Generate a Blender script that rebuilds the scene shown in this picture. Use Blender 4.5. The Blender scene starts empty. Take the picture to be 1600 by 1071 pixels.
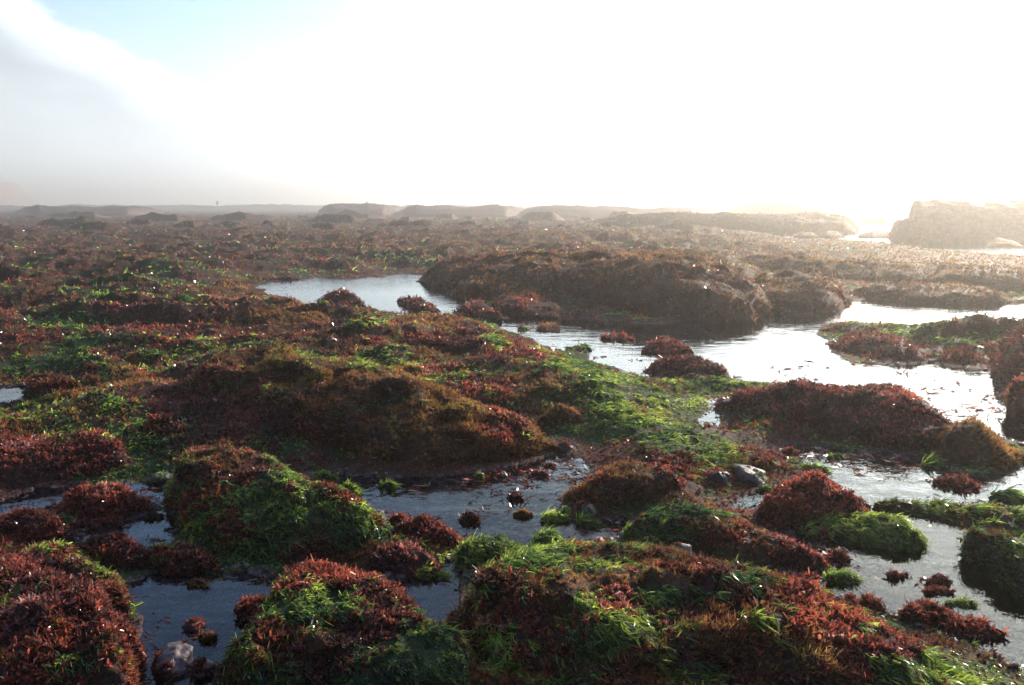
import bpy, math, random
import numpy as np

# ------------------------------------------------------------------ camera
CAM_H = 1.5
F = 1215.0
CX, CY = 800.0, 535.5
PITCH = math.radians(9.92)
sc = bpy.context.scene
cam_d = bpy.data.cameras.new("camera")
cam = bpy.data.objects.new("camera", cam_d)
sc.collection.objects.link(cam)
cam_d.sensor_width = 36.0
cam_d.lens = 36.0 * F / 1600.0
cam_d.clip_start = 0.05
cam_d.clip_end = 6000
cam.location = (0, 0, CAM_H)
cam.rotation_euler = (math.radians(90) - PITCH, 0, 0)
sc.camera = cam

# ------------------------------------------------------------------ exposure and engine
sc.render.engine = 'CYCLES'
sc.view_settings.view_transform = 'Standard'
sc.view_settings.look = 'None'
sc.view_settings.gamma = 1
sc.view_settings.exposure = 0.68
cy = sc.cycles
cy.max_bounces = 6
cy.diffuse_bounces = 2
cy.glossy_bounces = 3
cy.transmission_bounces = 3
cy.transparent_max_bounces = 8
cy.volume_bounces = 1
cy.use_denoising = True
cy.sample_clamp_indirect = 6
cy.caustics_reflective = False
cy.caustics_refractive = False
cy.use_adaptive_sampling = True
cy.adaptive_threshold = 0.02

# ------------------------------------------------------------------ world: sky with cloud bank and bright veil
SUN_AZ = math.radians(37)      # clockwise from +Y (the view direction)
SUN_EL = math.radians(18.5)
sun_dir = (math.sin(SUN_AZ) * math.cos(SUN_EL), math.cos(SUN_AZ) * math.cos(SUN_EL), math.sin(SUN_EL))


class NT:
    """tiny helper for writing node trees as expressions"""
    def __init__(self, tree):
        self.t = tree
        self.n = tree.nodes
        self.l = tree.links

    def node(self, typ, **kw):
        nd = self.n.new(typ)
        for k, v in kw.items():
            setattr(nd, k, v)
        return nd

    def put(self, sock, v):
        if isinstance(v, bpy.types.NodeSocket):
            self.l.new(v, sock)
        elif v is not None:
            if hasattr(sock, 'default_value'):
                if isinstance(v, (tuple, list)) and len(v) == 3 and len(sock.default_value) == 4:
                    v = (*v, 1)
                sock.default_value = v

    def m(self, op, a, b=None, c=None, clamp=False):
        nd = self.node('ShaderNodeMath', operation=op, use_clamp=clamp)
        self.put(nd.inputs[0], a)
        self.put(nd.inputs[1], b)
        self.put(nd.inputs[2], c)
        return nd.outputs[0]

    def vm(self, op, a, b=None, out=0):
        nd = self.node('ShaderNodeVectorMath', operation=op)
        self.put(nd.inputs[0], a)
        self.put(nd.inputs[1], b)
        return nd.outputs[out]

    def ss(self, v, lo, hi, a=0.0, b=1.0):
        nd = self.node('ShaderNodeMapRange', interpolation_type='SMOOTHSTEP')
        self.put(nd.inputs[0], v)
        for i, x in enumerate((lo, hi, a, b)):
            self.put(nd.inputs[i + 1], x)
        return nd.outputs[0]

    def mix(self, f, a, b):
        nd = self.node('ShaderNodeMix', data_type='RGBA')
        self.put(nd.inputs[0], f)
        self.put(nd.inputs[6], a)
        self.put(nd.inputs[7], b)
        return nd.outputs[2]

    def noise(self, vec, scale, detail=4, rough=0.55, out=0, lac=2.0):
        nd = self.node('ShaderNodeTexNoise')
        self.put(nd.inputs['Vector'], vec)
        nd.inputs['Scale'].default_value = scale
        nd.inputs['Detail'].default_value = detail
        nd.inputs['Roughness'].default_value = rough
        nd.inputs['Lacunarity'].default_value = lac
        return nd.outputs[out]


world = bpy.data.worlds.new("World")
sc.world = world
world.use_nodes = True
w = NT(world.node_tree)
w.n.clear()
wout = w.node('ShaderNodeOutputWorld')
bg = w.node('ShaderNodeBackground')
sky = w.node('ShaderNodeTexSky', sky_type='NISHITA')
sky.sun_disc = False
sky.sun_elevation = SUN_EL
sky.sun_rotation = SUN_AZ
sky.air_density = 1.0
sky.dust_density = 1.5
sky.ozone_density = 1.2
d = w.node('ShaderNodeTexCoord').outputs['Generated']
sx = w.node('ShaderNodeSeparateXYZ')
w.l.new(d, sx.inputs[0])
az = w.m('MULTIPLY', w.m('ARCTAN2', sx.outputs[0], sx.outputs[1]), 57.2958)      # degrees, + to the right
el = w.m('MULTIPLY', w.m('ARCSINE', sx.outputs[2]), 57.2958)
cosang = w.vm('DOT_PRODUCT', d, sun_dir, out=1)
ang = w.m('MULTIPLY', w.m('ARCCOSINE', w.m('MINIMUM', cosang, 0.9999)), 57.2958)   # degrees from the sun
n1 = w.noise(d, 3.0, 6, 0.55)
n2 = w.noise(w.vm('MULTIPLY', d, (1, 1, 2.6)), 7.0, 7, 0.6)
n3 = w.noise(w.vm('MULTIPLY', d, (1, 1, 3.0)), 2.2, 5, 0.55)
# thin luminous cloud that spreads round the sun
glow = w.m('POWER', w.m('SUBTRACT', 1.0, w.m('DIVIDE', ang, 180.0)), 6.0)
glow_b = w.m('POWER', w.m('MAXIMUM', w.m('SUBTRACT', 1.0, w.m('DIVIDE', ang, 62.0)), 0.0), 1.6)
veil_l = w.m('ADD', w.m('MULTIPLY', glow, 5.0), w.m('MULTIPLY', glow_b, 10.0))
veil_l = w.m('ADD', veil_l, w.ss(az, -22, 8, 5.0, 12.0))
veil_l = w.m('MULTIPLY', veil_l, w.ss(el, 12, 25, 1.5, 0.20))
veil_l = w.m('MULTIPLY', veil_l, w.ss(w.m('ABSOLUTE', az), 60, 110, 1.0, 0.35))
veil = w.vm('SCALE', w.mix(w.ss(el, 12, 20), (0.95, 0.98, 1.0), (0.66, 0.86, 1.0)), None)
veil_nd = veil.node
w.put(veil_nd.inputs['Scale'], veil_l)
skyc = sky.outputs[0]
# how much veil: full near the sun and low down, broken high up
near = w.ss(w.m('ADD', ang, w.m('MULTIPLY', w.m('SUBTRACT', n2, 0.5), 22.0)), 50, 33)
low = w.ss(w.m('ADD', el, w.m('MULTIPLY', w.m('SUBTRACT', n3, 0.5), 7.0)), 13.2, 5.5)
high = w.m('MULTIPLY', w.ss(n3, 0.52, 0.74), w.ss(el, 18, 30, 0.0, 0.5))
cov = w.m('MAXIMUM', w.m('MAXIMUM', near, w.m('MULTIPLY', low, 0.85)), high)
cov = w.m('MULTIPLY', cov, w.ss(el, 34, 15, 0.12, 1.0))
skyc = w.vm('SCALE', w.vm('MULTIPLY', skyc, (0.80, 0.92, 1.10)), None)
w.put(skyc.node.inputs['Scale'], w.ss(ang, 105, 60, 0.85, 2.0))
c1 = w.mix(cov, skyc, veil)
# the grey cloud bank rising to the left, bright along its upper rim
edge = w.m('SUBTRACT', w.m('SUBTRACT', 13.6, w.m('MULTIPLY', w.m('ADD', az, 31.0), 0.56)), el)
edge = w.m('ADD', edge, w.m('MULTIPLY', w.m('SUBTRACT', n2, 0.5), 5.5))
front = w.m('MULTIPLY', w.ss(az, -100, -60), w.ss(az, 0, -12))
bank = w.m('MULTIPLY', w.ss(edge, -0.1, 1.6), front)
rim = w.m('MULTIPLY', w.ss(edge, -0.2, 0.9), w.ss(edge, 5.0, 0.9))
bank_l = w.m('ADD', w.m('ADD', 3.9, w.m('ADD', w.m('MULTIPLY', w.m('SUBTRACT', n1, 0.5), 2.0), w.m('MULTIPLY', w.m('SUBTRACT', n2, 0.5), 2.6))), w.m('MULTIPLY', rim, 4.5))
bank_l = w.m('ADD', bank_l, w.m('MULTIPLY', w.ss(el, 9.0, 0.0), 3.0))
bank_l = w.m('MULTIPLY', w.m('ADD', bank_l, w.ss(az, -28, -4, 0.3, 4.6)), 1.52)
bankc = w.vm('SCALE', (0.83, 0.93, 1.0), None)
w.put(bankc.node.inputs['Scale'], bank_l)
c2 = w.mix(bank, c1, bankc)
w.l.new(c2, bg.inputs[0])
bg.inputs[1].default_value = 0.085
w.l.new(bg.outputs[0], wout.inputs[0])

# ------------------------------------------------------------------ sun
sl = bpy.data.lights.new("sun", 'SUN')
sl.energy = 5.0
sl.angle = math.radians(0.6)
sl.color = (1.0, 0.87, 0.70)
so = bpy.data.objects.new("sun", sl)
sc.collection.objects.link(so)
so.rotation_euler = (math.radians(90) - SUN_EL, 0, math.pi - SUN_AZ)
so.location = (20, 30, 40)

# ------------------------------------------------------------------ numeric helpers
rng = np.random.default_rng(11)


def _hash(ix, iy, iz, seed):
    h = (ix * 374761393 + iy * 668265263 + iz * 2147483647 + seed * 1274126177) & 0xFFFFFFFF
    h = ((h ^ (h >> 13)) * 1274126177) & 0xFFFFFFFF
    h = (h ^ (h >> 16)) & 0xFFFFFFFF
    return h.astype(np.float64) / 4294967295.0


def vnoise(p, seed=0):
    """value noise, p (N,3) -> (N,) in 0..1"""
    f = np.floor(p)
    i = f.astype(np.int64)
    t = p - f
    t = t * t * (3 - 2 * t)
    out = 0
    for a in (0, 1):
        wx = t[:, 0] if a else 1 - t[:, 0]
        for b in (0, 1):
            wy = t[:, 1] if b else 1 - t[:, 1]
            for c in (0, 1):
                wz = t[:, 2] if c else 1 - t[:, 2]
                out = out + wx * wy * wz * _hash(i[:, 0] + a, i[:, 1] + b, i[:, 2] + c, seed)
    return out


ROT = np.array([[0.8, 0.6, 0.0], [-0.6, 0.8, 0.0], [0.0, 0.0, 1.0]])


def fbm(p, freq, octs=4, seed=0, gain=0.5):
    q = np.asarray(p, float) * freq
    s, a, tot = 0, 1.0, 0.0
    for o in range(octs):
        s = s + a * vnoise(q, seed + o * 17)
        tot += a
        a *= gain
        q = (q @ ROT) * 2.03 + 3.7
    return s / tot


def billow(p, freq, octs=4, seed=0):
    q = np.asarray(p, float) * freq
    s, a, tot = 0, 1.0, 0.0
    for o in range(octs):
        s = s + a * (1 - np.abs(2 * vnoise(q, seed + o * 17) - 1))
        tot += a
        a *= 0.5
        q = (q @ ROT) * 2.03 + 3.7
    return s / tot


def sstep(x, a, b):
    t = np.clip((x - a) / (b - a), 0, 1)
    return t * t * (3 - 2 * t)


CP, SP = math.cos(PITCH), math.sin(PITCH)


def ray(px, py):
    """direction of the view ray through a point of the photograph (used to survey positions on the ground)"""
    dx = (np.asarray(px, float) - CX) / F
    dz = (CY - np.asarray(py, float)) / F
    return np.stack([dx, CP + dz * SP, -SP + dz * CP], -1)


def at(px, py, z=0.0):
    r = ray(px, py)
    t = (z - CAM_H) / np.minimum(r[..., 2], -1e-4)
    return r * t[..., None] + np.array([0, 0, CAM_H])


def proj(p):
    x, y, z = p[:, 0], p[:, 1], p[:, 2] - CAM_H
    fwd = np.maximum(y * CP - z * SP, 0.05)
    up = y * SP + z * CP
    return CX + F * x / fwd, CY - F * up / fwd


# ------------------------------------------------------------------ object helpers
def tag(o, label=None, cat=None, group=None, kind=None):
    if label: o['label'] = label
    if cat: o['category'] = cat
    if group: o['group'] = group
    if kind: o['kind'] = kind
    return o


def mesh_obj(name, V, Q, mat, parent=None, smooth=True, loc=None, attrs=None):
    """V (n,3), Q (m,3|4) index array"""
    V = np.asarray(V, np.float32)
    if loc is not None:
        V = V - np.asarray(loc, np.float32)
    Q = np.asarray(Q, np.int32)
    me = bpy.data.meshes.new(name)
    me.vertices.add(len(V))
    me.vertices.foreach_set('co', V.ravel())
    k = Q.shape[1]
    me.loops.add(Q.size)
    me.loops.foreach_set('vertex_index', Q.ravel())
    me.polygons.add(len(Q))
    me.polygons.foreach_set('loop_start', np.arange(0, Q.size, k, dtype=np.int32))
    if smooth:
        me.polygons.foreach_set('use_smooth', np.ones(len(Q), bool))
    if attrs is not None:
        ca = me.color_attributes.new('species', 'FLOAT_COLOR', 'POINT')
        col = np.ones((len(V), 4), np.float32)
        col[:, :3] = attrs
        ca.data.foreach_set('color', col.ravel())
    me.update(calc_edges=True)
    me.materials.append(mat)
    o = bpy.data.objects.new(name, me)
    sc.collection.objects.link(o)
    if parent is not None:
        o.parent = parent
    return o


# ------------------------------------------------------------------ materials
def new_mat(name):
    m = bpy.data.materials.new(name)
    m.use_nodes = True
    t = NT(m.node_tree)
    t.n.clear()
    out = t.node('ShaderNodeOutputMaterial')
    return m, t, out


def ramp(t, fac, stops):
    r = t.node('ShaderNodeValToRGB')
    el_ = r.color_ramp.elements
    while len(el_) < len(stops):
        el_.new(0.5)
    for e, (p, c) in zip(el_, stops):
        e.position = p
        e.color = (*c, 1)
    t.put(r.inputs[0], fac)
    return r.outputs[0]


def weed_mat(name, stops, trans, rough, transl_gain=1.6, spec=0.5, nscale=2.2, alt=None, alt_f=0.8):
    m, t, out = new_mat(name)
    geo = t.node('ShaderNodeNewGeometry')
    isl = geo.outputs['Random Per Island']
    n = t.noise(geo.outputs['Position'], nscale, 4, 0.6)
    n_f = t.noise(geo.outputs['Position'], 22.0, 2, 0.5)
    f = t.m('ADD', t.m('MULTIPLY', isl, 0.42), t.m('MULTIPLY', t.m('SUBTRACT', n, 0.5), 1.7))
    f = t.m('ADD', t.m('ADD', f, 0.29), t.m('MULTIPLY', t.m('SUBTRACT', n_f, 0.5), 0.5), clamp=True)
    col = ramp(t, f, stops)
    if alt:
        drift = t.ss(t.noise(geo.outputs['Position'], 3.3, 4, 0.6), 0.50, 0.66)
        col = t.mix(t.m('MULTIPLY', drift, alt_f), col, ramp(t, f, alt))
    p = t.node('ShaderNodeBsdfPrincipled')
    t.put(p.inputs['Base Color'], col)
    t.put(p.inputs['Roughness'], t.m('ADD', rough, t.m('MULTIPLY', isl, 0.22)))
    p.inputs['Specular IOR Level'].default_value = spec
    tr = t.node('ShaderNodeBsdfTranslucent')
    g = t.vm('SCALE', col, None)
    g.node.inputs['Scale'].default_value = transl_gain
    t.put(tr.inputs[0], g)
    mx = t.node('ShaderNodeMixShader')
    mx.inputs[0].default_value = trans
    t.l.new(p.outputs[0], mx.inputs[1])
    t.l.new(tr.outputs[0], mx.inputs[2])
    t.l.new(mx.outputs[0], out.inputs[0])
    return m


M_RED = weed_mat('red_weed', [(0.0, (0.016, 0.009, 0.011)), (0.3, (0.042, 0.017, 0.014)), (0.50, (0.125, 0.038, 0.024)),
                              (0.74, (0.30, 0.066, 0.044)), (0.92, (0.38, 0.12, 0.07)), (1.0, (0.42, 0.27, 0.24))], 0.45, 0.13, spec=0.7, transl_gain=1.9,
                 alt=[(0.1, (0.030, 0.012, 0.018)), (0.5, (0.095, 0.030, 0.035)), (0.85, (0.26, 0.13, 0.12)), (1.0, (0.45, 0.33, 0.29))], alt_f=0.75)
M_GREEN = weed_mat('green_weed', [(0.0, (0.010, 0.024, 0.013)), (0.32, (0.028, 0.068, 0.020)), (0.54, (0.110, 0.160, 0.028)),
                                  (0.78, (0.27, 0.34, 0.056)), (1.0, (0.50, 0.56, 0.17))], 0.50, 0.12, spec=0.8, transl_gain=2.2,
                   alt=[(0.1, (0.014, 0.022, 0.012)), (0.6, (0.12, 0.13, 0.030)), (1.0, (0.42, 0.42, 0.12))], alt_f=0.6)
M_BROWN = weed_mat('brown_weed', [(0.0, (0.030, 0.014, 0.010)), (0.35, (0.095, 0.042, 0.020)), (0.60, (0.24, 0.105, 0.038)),
                                  (1.0, (0.46, 0.26, 0.095))], 0.48, 0.35, spec=0.35,
                   alt=[(0.0, (0.022, 0.020, 0.008)), (0.45, (0.095, 0.080, 0.020)), (0.8, (0.25, 0.20, 0.045)), (1.0, (0.42, 0.34, 0.09))])


def ground_mat(name, wet=0.5):
    m, t, out = new_mat(name)
    geo = t.node('ShaderNodeNewGeometry')
    pos = geo.outputs['Position']
    at_ = t.node('ShaderNodeVertexColor', layer_name='species')
    sep = t.node('ShaderNodeSeparateColor')
    t.l.new(at_.outputs[0], sep.inputs[0])
    na = t.noise(pos, 6.0, 6, 0.7)
    nb = t.noise(pos, 31.0, 5, 0.65)
    f = t.m('ADD', t.m('MULTIPLY', na, 0.9), t.m('MULTIPLY', nb, 0.7), clamp=False)
    f = t.m('SUBTRACT', f, 0.3, clamp=True)
    red = ramp(t, f, [(0.2, (0.016, 0.008, 0.008)), (0.55, (0.062, 0.022, 0.016)), (0.85, (0.15, 0.05, 0.032))])
    grn = ramp(t, f, [(0.2, (0.008, 0.018, 0.009)), (0.55, (0.025, 0.060, 0.016)), (0.85, (0.07, 0.15, 0.028))])
    brn = ramp(t, f, [(0.2, (0.022, 0.012, 0.008)), (0.55, (0.080, 0.038, 0.016)), (0.85, (0.19, 0.095, 0.035))])
    bare = ramp(t, f, [(0.2, (0.012, 0.009, 0.011)), (0.45, (0.07, 0.047, 0.054)), (0.75, (0.30, 0.20, 0.20))])
    c = t.mix(sep.outputs[1], red, grn)
    c = t.mix(sep.outputs[2], c, brn)
    c = t.mix(sep.outputs[0], bare, c)
    p = t.node('ShaderNodeBsdfPrincipled')
    t.put(p.inputs['Base Color'], c)
    t.put(p.inputs['Roughness'], t.m('ADD', wet, t.m('MULTIPLY', nb, 0.4)))
    p.inputs['Specular IOR Level'].default_value = 0.07
    b = t.node('ShaderNodeBump')
    b.inputs['Strength'].default_value = 0.9
    b.inputs['Distance'].default_value = 0.03
    t.put(b.inputs['Height'], t.m('ADD', nb, t.m('MULTIPLY', t.noise(pos, 90.0, 3, 0.6), 0.5)))
    t.l.new(b.outputs[0], p.inputs['Normal'])
    t.l.new(p.outputs[0], out.inputs[0])
    return m


M_GROUND = ground_mat('weedy_reef')


def stone_mat(name, stops, rough=0.3, scale=14.0):
    m, t, out = new_mat(name)
    tc = t.node('ShaderNodeNewGeometry').outputs['Position']
    n = t.noise(tc, scale, 7, 0.65)
    nf = t.noise(tc, scale * 5, 4, 0.6)
    f = t.m('ADD', t.m('MULTIPLY', n, 1.2), t.m('MULTIPLY', t.m('SUBTRACT', nf, 0.5), 0.6))
    f = t.m('SUBTRACT', f, 0.1, clamp=True)
    p = t.node('ShaderNodeBsdfPrincipled')
    t.put(p.inputs['Base Color'], ramp(t, f, stops))
    t.put(p.inputs['Roughness'], t.m('ADD', rough, t.m('MULTIPLY', nf, 0.3)))
    b = t.node('ShaderNodeBump')
    b.inputs['Strength'].default_value = 0.7
    b.inputs['Distance'].default_value = 0.02
    t.put(b.inputs['Height'], t.m('ADD', n, t.m('MULTIPLY', nf, 0.4)))
    t.l.new(b.outputs[0], p.inputs['Normal'])
    t.l.new(p.outputs[0], out.inputs[0])
    return m


M_PINK = stone_mat('pink_crusted_stone', [(0.2, (0.03, 0.02, 0.024)), (0.5, (0.10, 0.065, 0.07)), (0.85, (0.27, 0.20, 0.19))])
M_DARK = stone_mat('dark_wet_stone', [(0.2, (0.008, 0.008, 0.006)), (0.55, (0.022, 0.022, 0.016)), (0.85, (0.060, 0.050, 0.040))], 0.3)
M_CLIFF = stone_mat('red_cliff', [(0.2, (0.22, 0.10, 0.07)), (0.5, (0.36, 0.17, 0.12)), (0.85, (0.45, 0.25, 0.18))], 0.8, 0.12)

# water
M_WATER, t, out = new_mat('tide_water')
pos = t.node('ShaderNodeNewGeometry').outputs['Position']
nA = t.noise(t.vm('MULTIPLY', pos, (1.0, 1.6, 1)), 3.2, 4, 0.55)
nB = t.noise(t.vm('MULTIPLY', pos, (1.0, 1.8, 1)), 14.0, 3, 0.5)
patch = t.ss(t.noise(pos, 0.55, 3, 0.6), 0.42, 0.62)
h = t.m('ADD', t.m('MULTIPLY', nA, 1.0), t.m('MULTIPLY', t.m('MULTIPLY', nB, patch), 0.32))
bmp = t.node('ShaderNodeBump')
bmp.inputs['Strength'].default_value = 0.12
sy = t.node('ShaderNodeSeparateXYZ')
t.l.new(pos, sy.inputs[0])
t.put(bmp.inputs['Distance'], t.ss(sy.outputs[1], 13, 26, 0.045, 0.40))     # the outer water lies open to the wind
t.put(bmp.inputs['Height'], h)
gl = t.node('ShaderNodeBsdfGlossy')
gl.inputs['Color'].default_value = (0.86, 0.95, 1, 1)
gl.inputs['Roughness'].default_value = 0.018
t.l.new(bmp.outputs[0], gl.inputs['Normal'])
trn = t.node('ShaderNodeBsdfTransparent')
trn.inputs[0].default_value = (0.66, 0.74, 0.76, 1)
fr = t.node('ShaderNodeFresnel')
fr.inputs[0].default_value = 1.34
t.l.new(bmp.outputs[0], fr.inputs['Normal'])
mx = t.node('ShaderNodeMixShader')
t.l.new(fr.outputs[0], mx.inputs[0])
t.l.new(trn.outputs[0], mx.inputs[1])
t.l.new(gl.outputs[0], mx.inputs[2])
t.l.new(mx.outputs[0], out.inputs[0])

# ------------------------------------------------------------------ pools, surveyed on the ground plane
POOLS = [
    # bright pool at mid left
    [(395, 450), (435, 438), (475, 440), (500, 433), (530, 438), (575, 433), (600, 434), (635, 427), (680, 433), (668, 447),
     (720, 463), (735, 480), (715, 494), (690, 496), (640, 492), (575, 488), (490, 475), (420, 462)],
    # main channel
    [(760, 500), (850, 494), (930, 500), (1000, 508), (1100, 500), (1180, 495), (1240, 490), (1290, 488), (1320, 474), (1345, 467),
     (1400, 465), (1480, 473), (1530, 473), (1600, 469), (1800, 466), (1800, 515), (1600, 509), (1550, 510), (1460, 504),
     (1390, 508), (1330, 502), (1285, 508), (1290, 540), (1330, 562), (1400, 572), (1440, 567), (1500, 575), (1555, 578),
     (1562, 620), (1600, 650), (1800, 690), (1800, 730), (1600, 697), (1560, 684), (1490, 659), (1440, 636), (1390, 618),
     (1330, 616), (1250, 606), (1190, 598), (1130, 588), (1060, 575), (1010, 577), (1020, 594), (1000, 592), (950, 572),
     (900, 552), (860, 545), (815, 524)],
    [(1100, 624), (1127, 620), (1130, 640), (1137, 650), (1127, 670), (1092, 667), (1110, 645)],
    # lower right pool
    [(1185, 702), (1240, 694), (1290, 698), (1320, 706), (1380, 705), (1460, 712), (1490, 738), (1540, 740), (1600, 718),
     (1850, 700), (1850, 1180), (1640, 1080), (1590, 1050), (1540, 1020), (1480, 995), (1400, 965), (1330, 950), (1250, 935), (1200, 928),
     (1100, 908), (1060, 880), (1100, 868), (1140, 880), (1200, 890), (1290, 890), (1250, 850), (1260, 800), (1215, 790), (1185, 800),
     (1140, 795), (1150, 775), (1190, 762), (1235, 752), (1265, 740), (1245, 722)],
    # central pool
    [(475, 742), (520, 738), (580, 742), (640, 744), (700, 740), (760, 733), (820, 720), (860, 712), (902, 716), (918, 745),
     (905, 765), (885, 790), (875, 808), (900, 818), (940, 812), (985, 808), (978, 835), (950, 850), (960, 872), (900, 878),
     (850, 872), (800, 862), (730, 855), (690, 840), (650, 815), (610, 835), (595, 805), (560, 782), (505, 765)],
    [(868, 688), (892, 690), (900, 706), (878, 704)],
    # lower left pool and its arm
    [(190, 905), (240, 893), (300, 890), (380, 892), (430, 908), (530, 908), (600, 908), (650, 898), (700, 882), (725, 878),
     (714, 920), (718, 955), (685, 975), (650, 967), (600, 932), (560, 920), (490, 930), (462, 952), (452, 985), (400, 1004),
     (365, 1020), (340, 1045), (330, 1090), (200, 1090), (210, 1000), (217, 960), (185, 930)],
    [(-120, 800), (0, 788), (60, 766), (125, 760), (104, 787), (60, 803), (30, 810), (0, 812), (-120, 830)],
    [(190, 758), (240, 760), (266, 780), (274, 820), (267, 852), (220, 852), (150, 840), (108, 852), (115, 822), (150, 822),
     (190, 815), (235, 800), (200, 780)],
    [(-80, 612), (0, 607), (30, 604), (72, 612), (62, 622), (20, 630), (0, 636), (-80, 640)],
    # thin far pools
    [(14, 352), (45, 354), (118, 350), (116, 355), (95, 359), (40, 358)],
    [(205, 393), (248, 390), (246, 397), (212, 398)],
    [(1225, 366), (1280, 362), (1340, 364), (1345, 348), (1392, 348), (1392, 366), (1340, 372), (1240, 371)],
    [(1420, 386), (1470, 374), (1540, 370), (1600, 368), (1850, 366), (1850, 406), (1600, 401), (1500, 394)],
    [(1010, 486), (1060, 484), (1090, 492), (1060, 499), (1010, 497)],
]
POLY = []
for P in POOLS:
    a = np.array(P, float)
    POLY.append(at(a[:, 0], a[:, 1])[:, :2])


def pool_sd(x, y):
    """signed distance to the nearest pool edge, in units of metres (negative inside)"""
    best = np.full(x.shape, 1e9)
    for P in POLY:
        x0, y0 = P.min(0) - 3
        x1, y1 = P.max(0) + 3
        sel = np.nonzero((x > x0) & (x < x1) & (y > y0) & (y < y1))[0]
        if len(sel) == 0:
            continue
        qx, qy = x[sel], y[sel]
        dmin = np.full(qx.shape, 1e9)
        inside = np.zeros(qx.shape, bool)
        n = len(P)
        for i in range(n):
            ax, ay = P[i]
            bx, by = P[(i + 1) % n]
            ex, ey = bx - ax, by - ay
            L = ex * ex + ey * ey + 1e-12
            tt = np.clip(((qx - ax) * ex + (qy - ay) * ey) / L, 0, 1)
            dmin = np.minimum(dmin, np.hypot(qx - ax - ex * tt, qy - ay - ey * tt))
            cr = (ay > qy) != (by > qy)
            if ay != by:
                inside ^= cr & (qx < ex * (qy - ay) / ey + ax)
        s = np.where(inside, -dmin, dmin)
        best[sel] = np.minimum(best[sel], s)
    return np.minimum(best, 3.0)


def gheight(x, y):
    """height of the reef flat; z = 0 is the water level"""
    p = np.stack([x, y, np.zeros_like(x)], -1)
    r = np.hypot(x, y)
    wob = np.clip(r * 0.014, 0.045, 0.5)
    wx = (fbm(p, 2.4, 4, 5) - 0.5) * 3 * wob
    wy = (fbm(p, 2.4, 4, 9) - 0.5) * 3 * wob * 1.3
    sd = pool_sd(x + wx, y + wy)
    k = np.clip(r / 6.0, 0.6, 3.0)                       # transitions get longer with distance
    land = 0.004 + 0.05 * sstep(sd, 0, 0.6 * k) + 0.04 * sstep(sd, 0.2, 1.6 * k)
    bil = billow(p * np.array([1, 1.5, 1]), 0.9, 4, 21)
    bil2 = billow(p * np.array([1, 1.3, 1]), 0.33, 4, 33)
    amp = sstep(sd, 0.0, 0.95 * k)
    bil3 = billow(p * np.array([1, 1.25, 1]), 2.1, 4, 41)
    gul = fbm(p * np.array([1, 1.4, 1]), 0.7, 3, 44)
    far = np.clip(r / 5.5, 1.0, 2.3)
    land = land + amp * far * (0.17 * (bil - 0.55) + 0.12 * (bil3 - 0.55) * sstep(gul, 0.3, 0.6))
    land = land + amp * 0.20 * np.clip(bil2 - 0.55, 0, 1) * np.clip(r / 8, 0.5, 2.0)
    land = land + amp * sstep(r, 7, 14) * 0.24 * (billow(p * np.array([0.5, 1.4, 1]), 0.8, 4, 61) - 0.5)
    land = land + sstep(sd, 0.5, 1.7) * sstep(r, 3.5, 6) * sstep(r, 24, 12) * 0.34 * (billow(p * np.array([0.8, 1.25, 1]), 1.0, 4, 91) - 0.52)
    land = np.maximum(land, 0.004 + 0.01 * fbm(p, 5, 3, 3))
    azr = np.degrees(np.arctan2(x, y))
    land = land * (1 - 0.72 * sstep(azr, 13, 20) * sstep(r, 9, 13))
    pool = -0.015 - 0.16 * sstep(-sd, 0, 0.45) + 0.05 * (billow(p, 2.2, 4, 50) - 0.5)
    pool = np.minimum(pool, -0.004)
    z = np.where(sd > 0, land, pool)
    # fine hummocks
    z = z + (billow(p, 5.5, 3, 70) - 0.5) * 0.035 * sstep(sd, 0.0, 0.2)
    # where the reef ends and the open sea begins
    azi = np.degrees(np.arctan2(x, y))
    lim = np.interp(azi, [-60, -30, -5, 8, 14, 20, 26, 40, 60], [260, 240, 170, 120, 52, 36, 34, 34, 40])
    lim = lim * (0.9 + 0.25 * fbm(p, 0.05, 3, 77))
    sea = sstep(r, lim, lim * 1.25 + 4)
    return z * (1 - sea) - 1.2 * sea, sd


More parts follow.
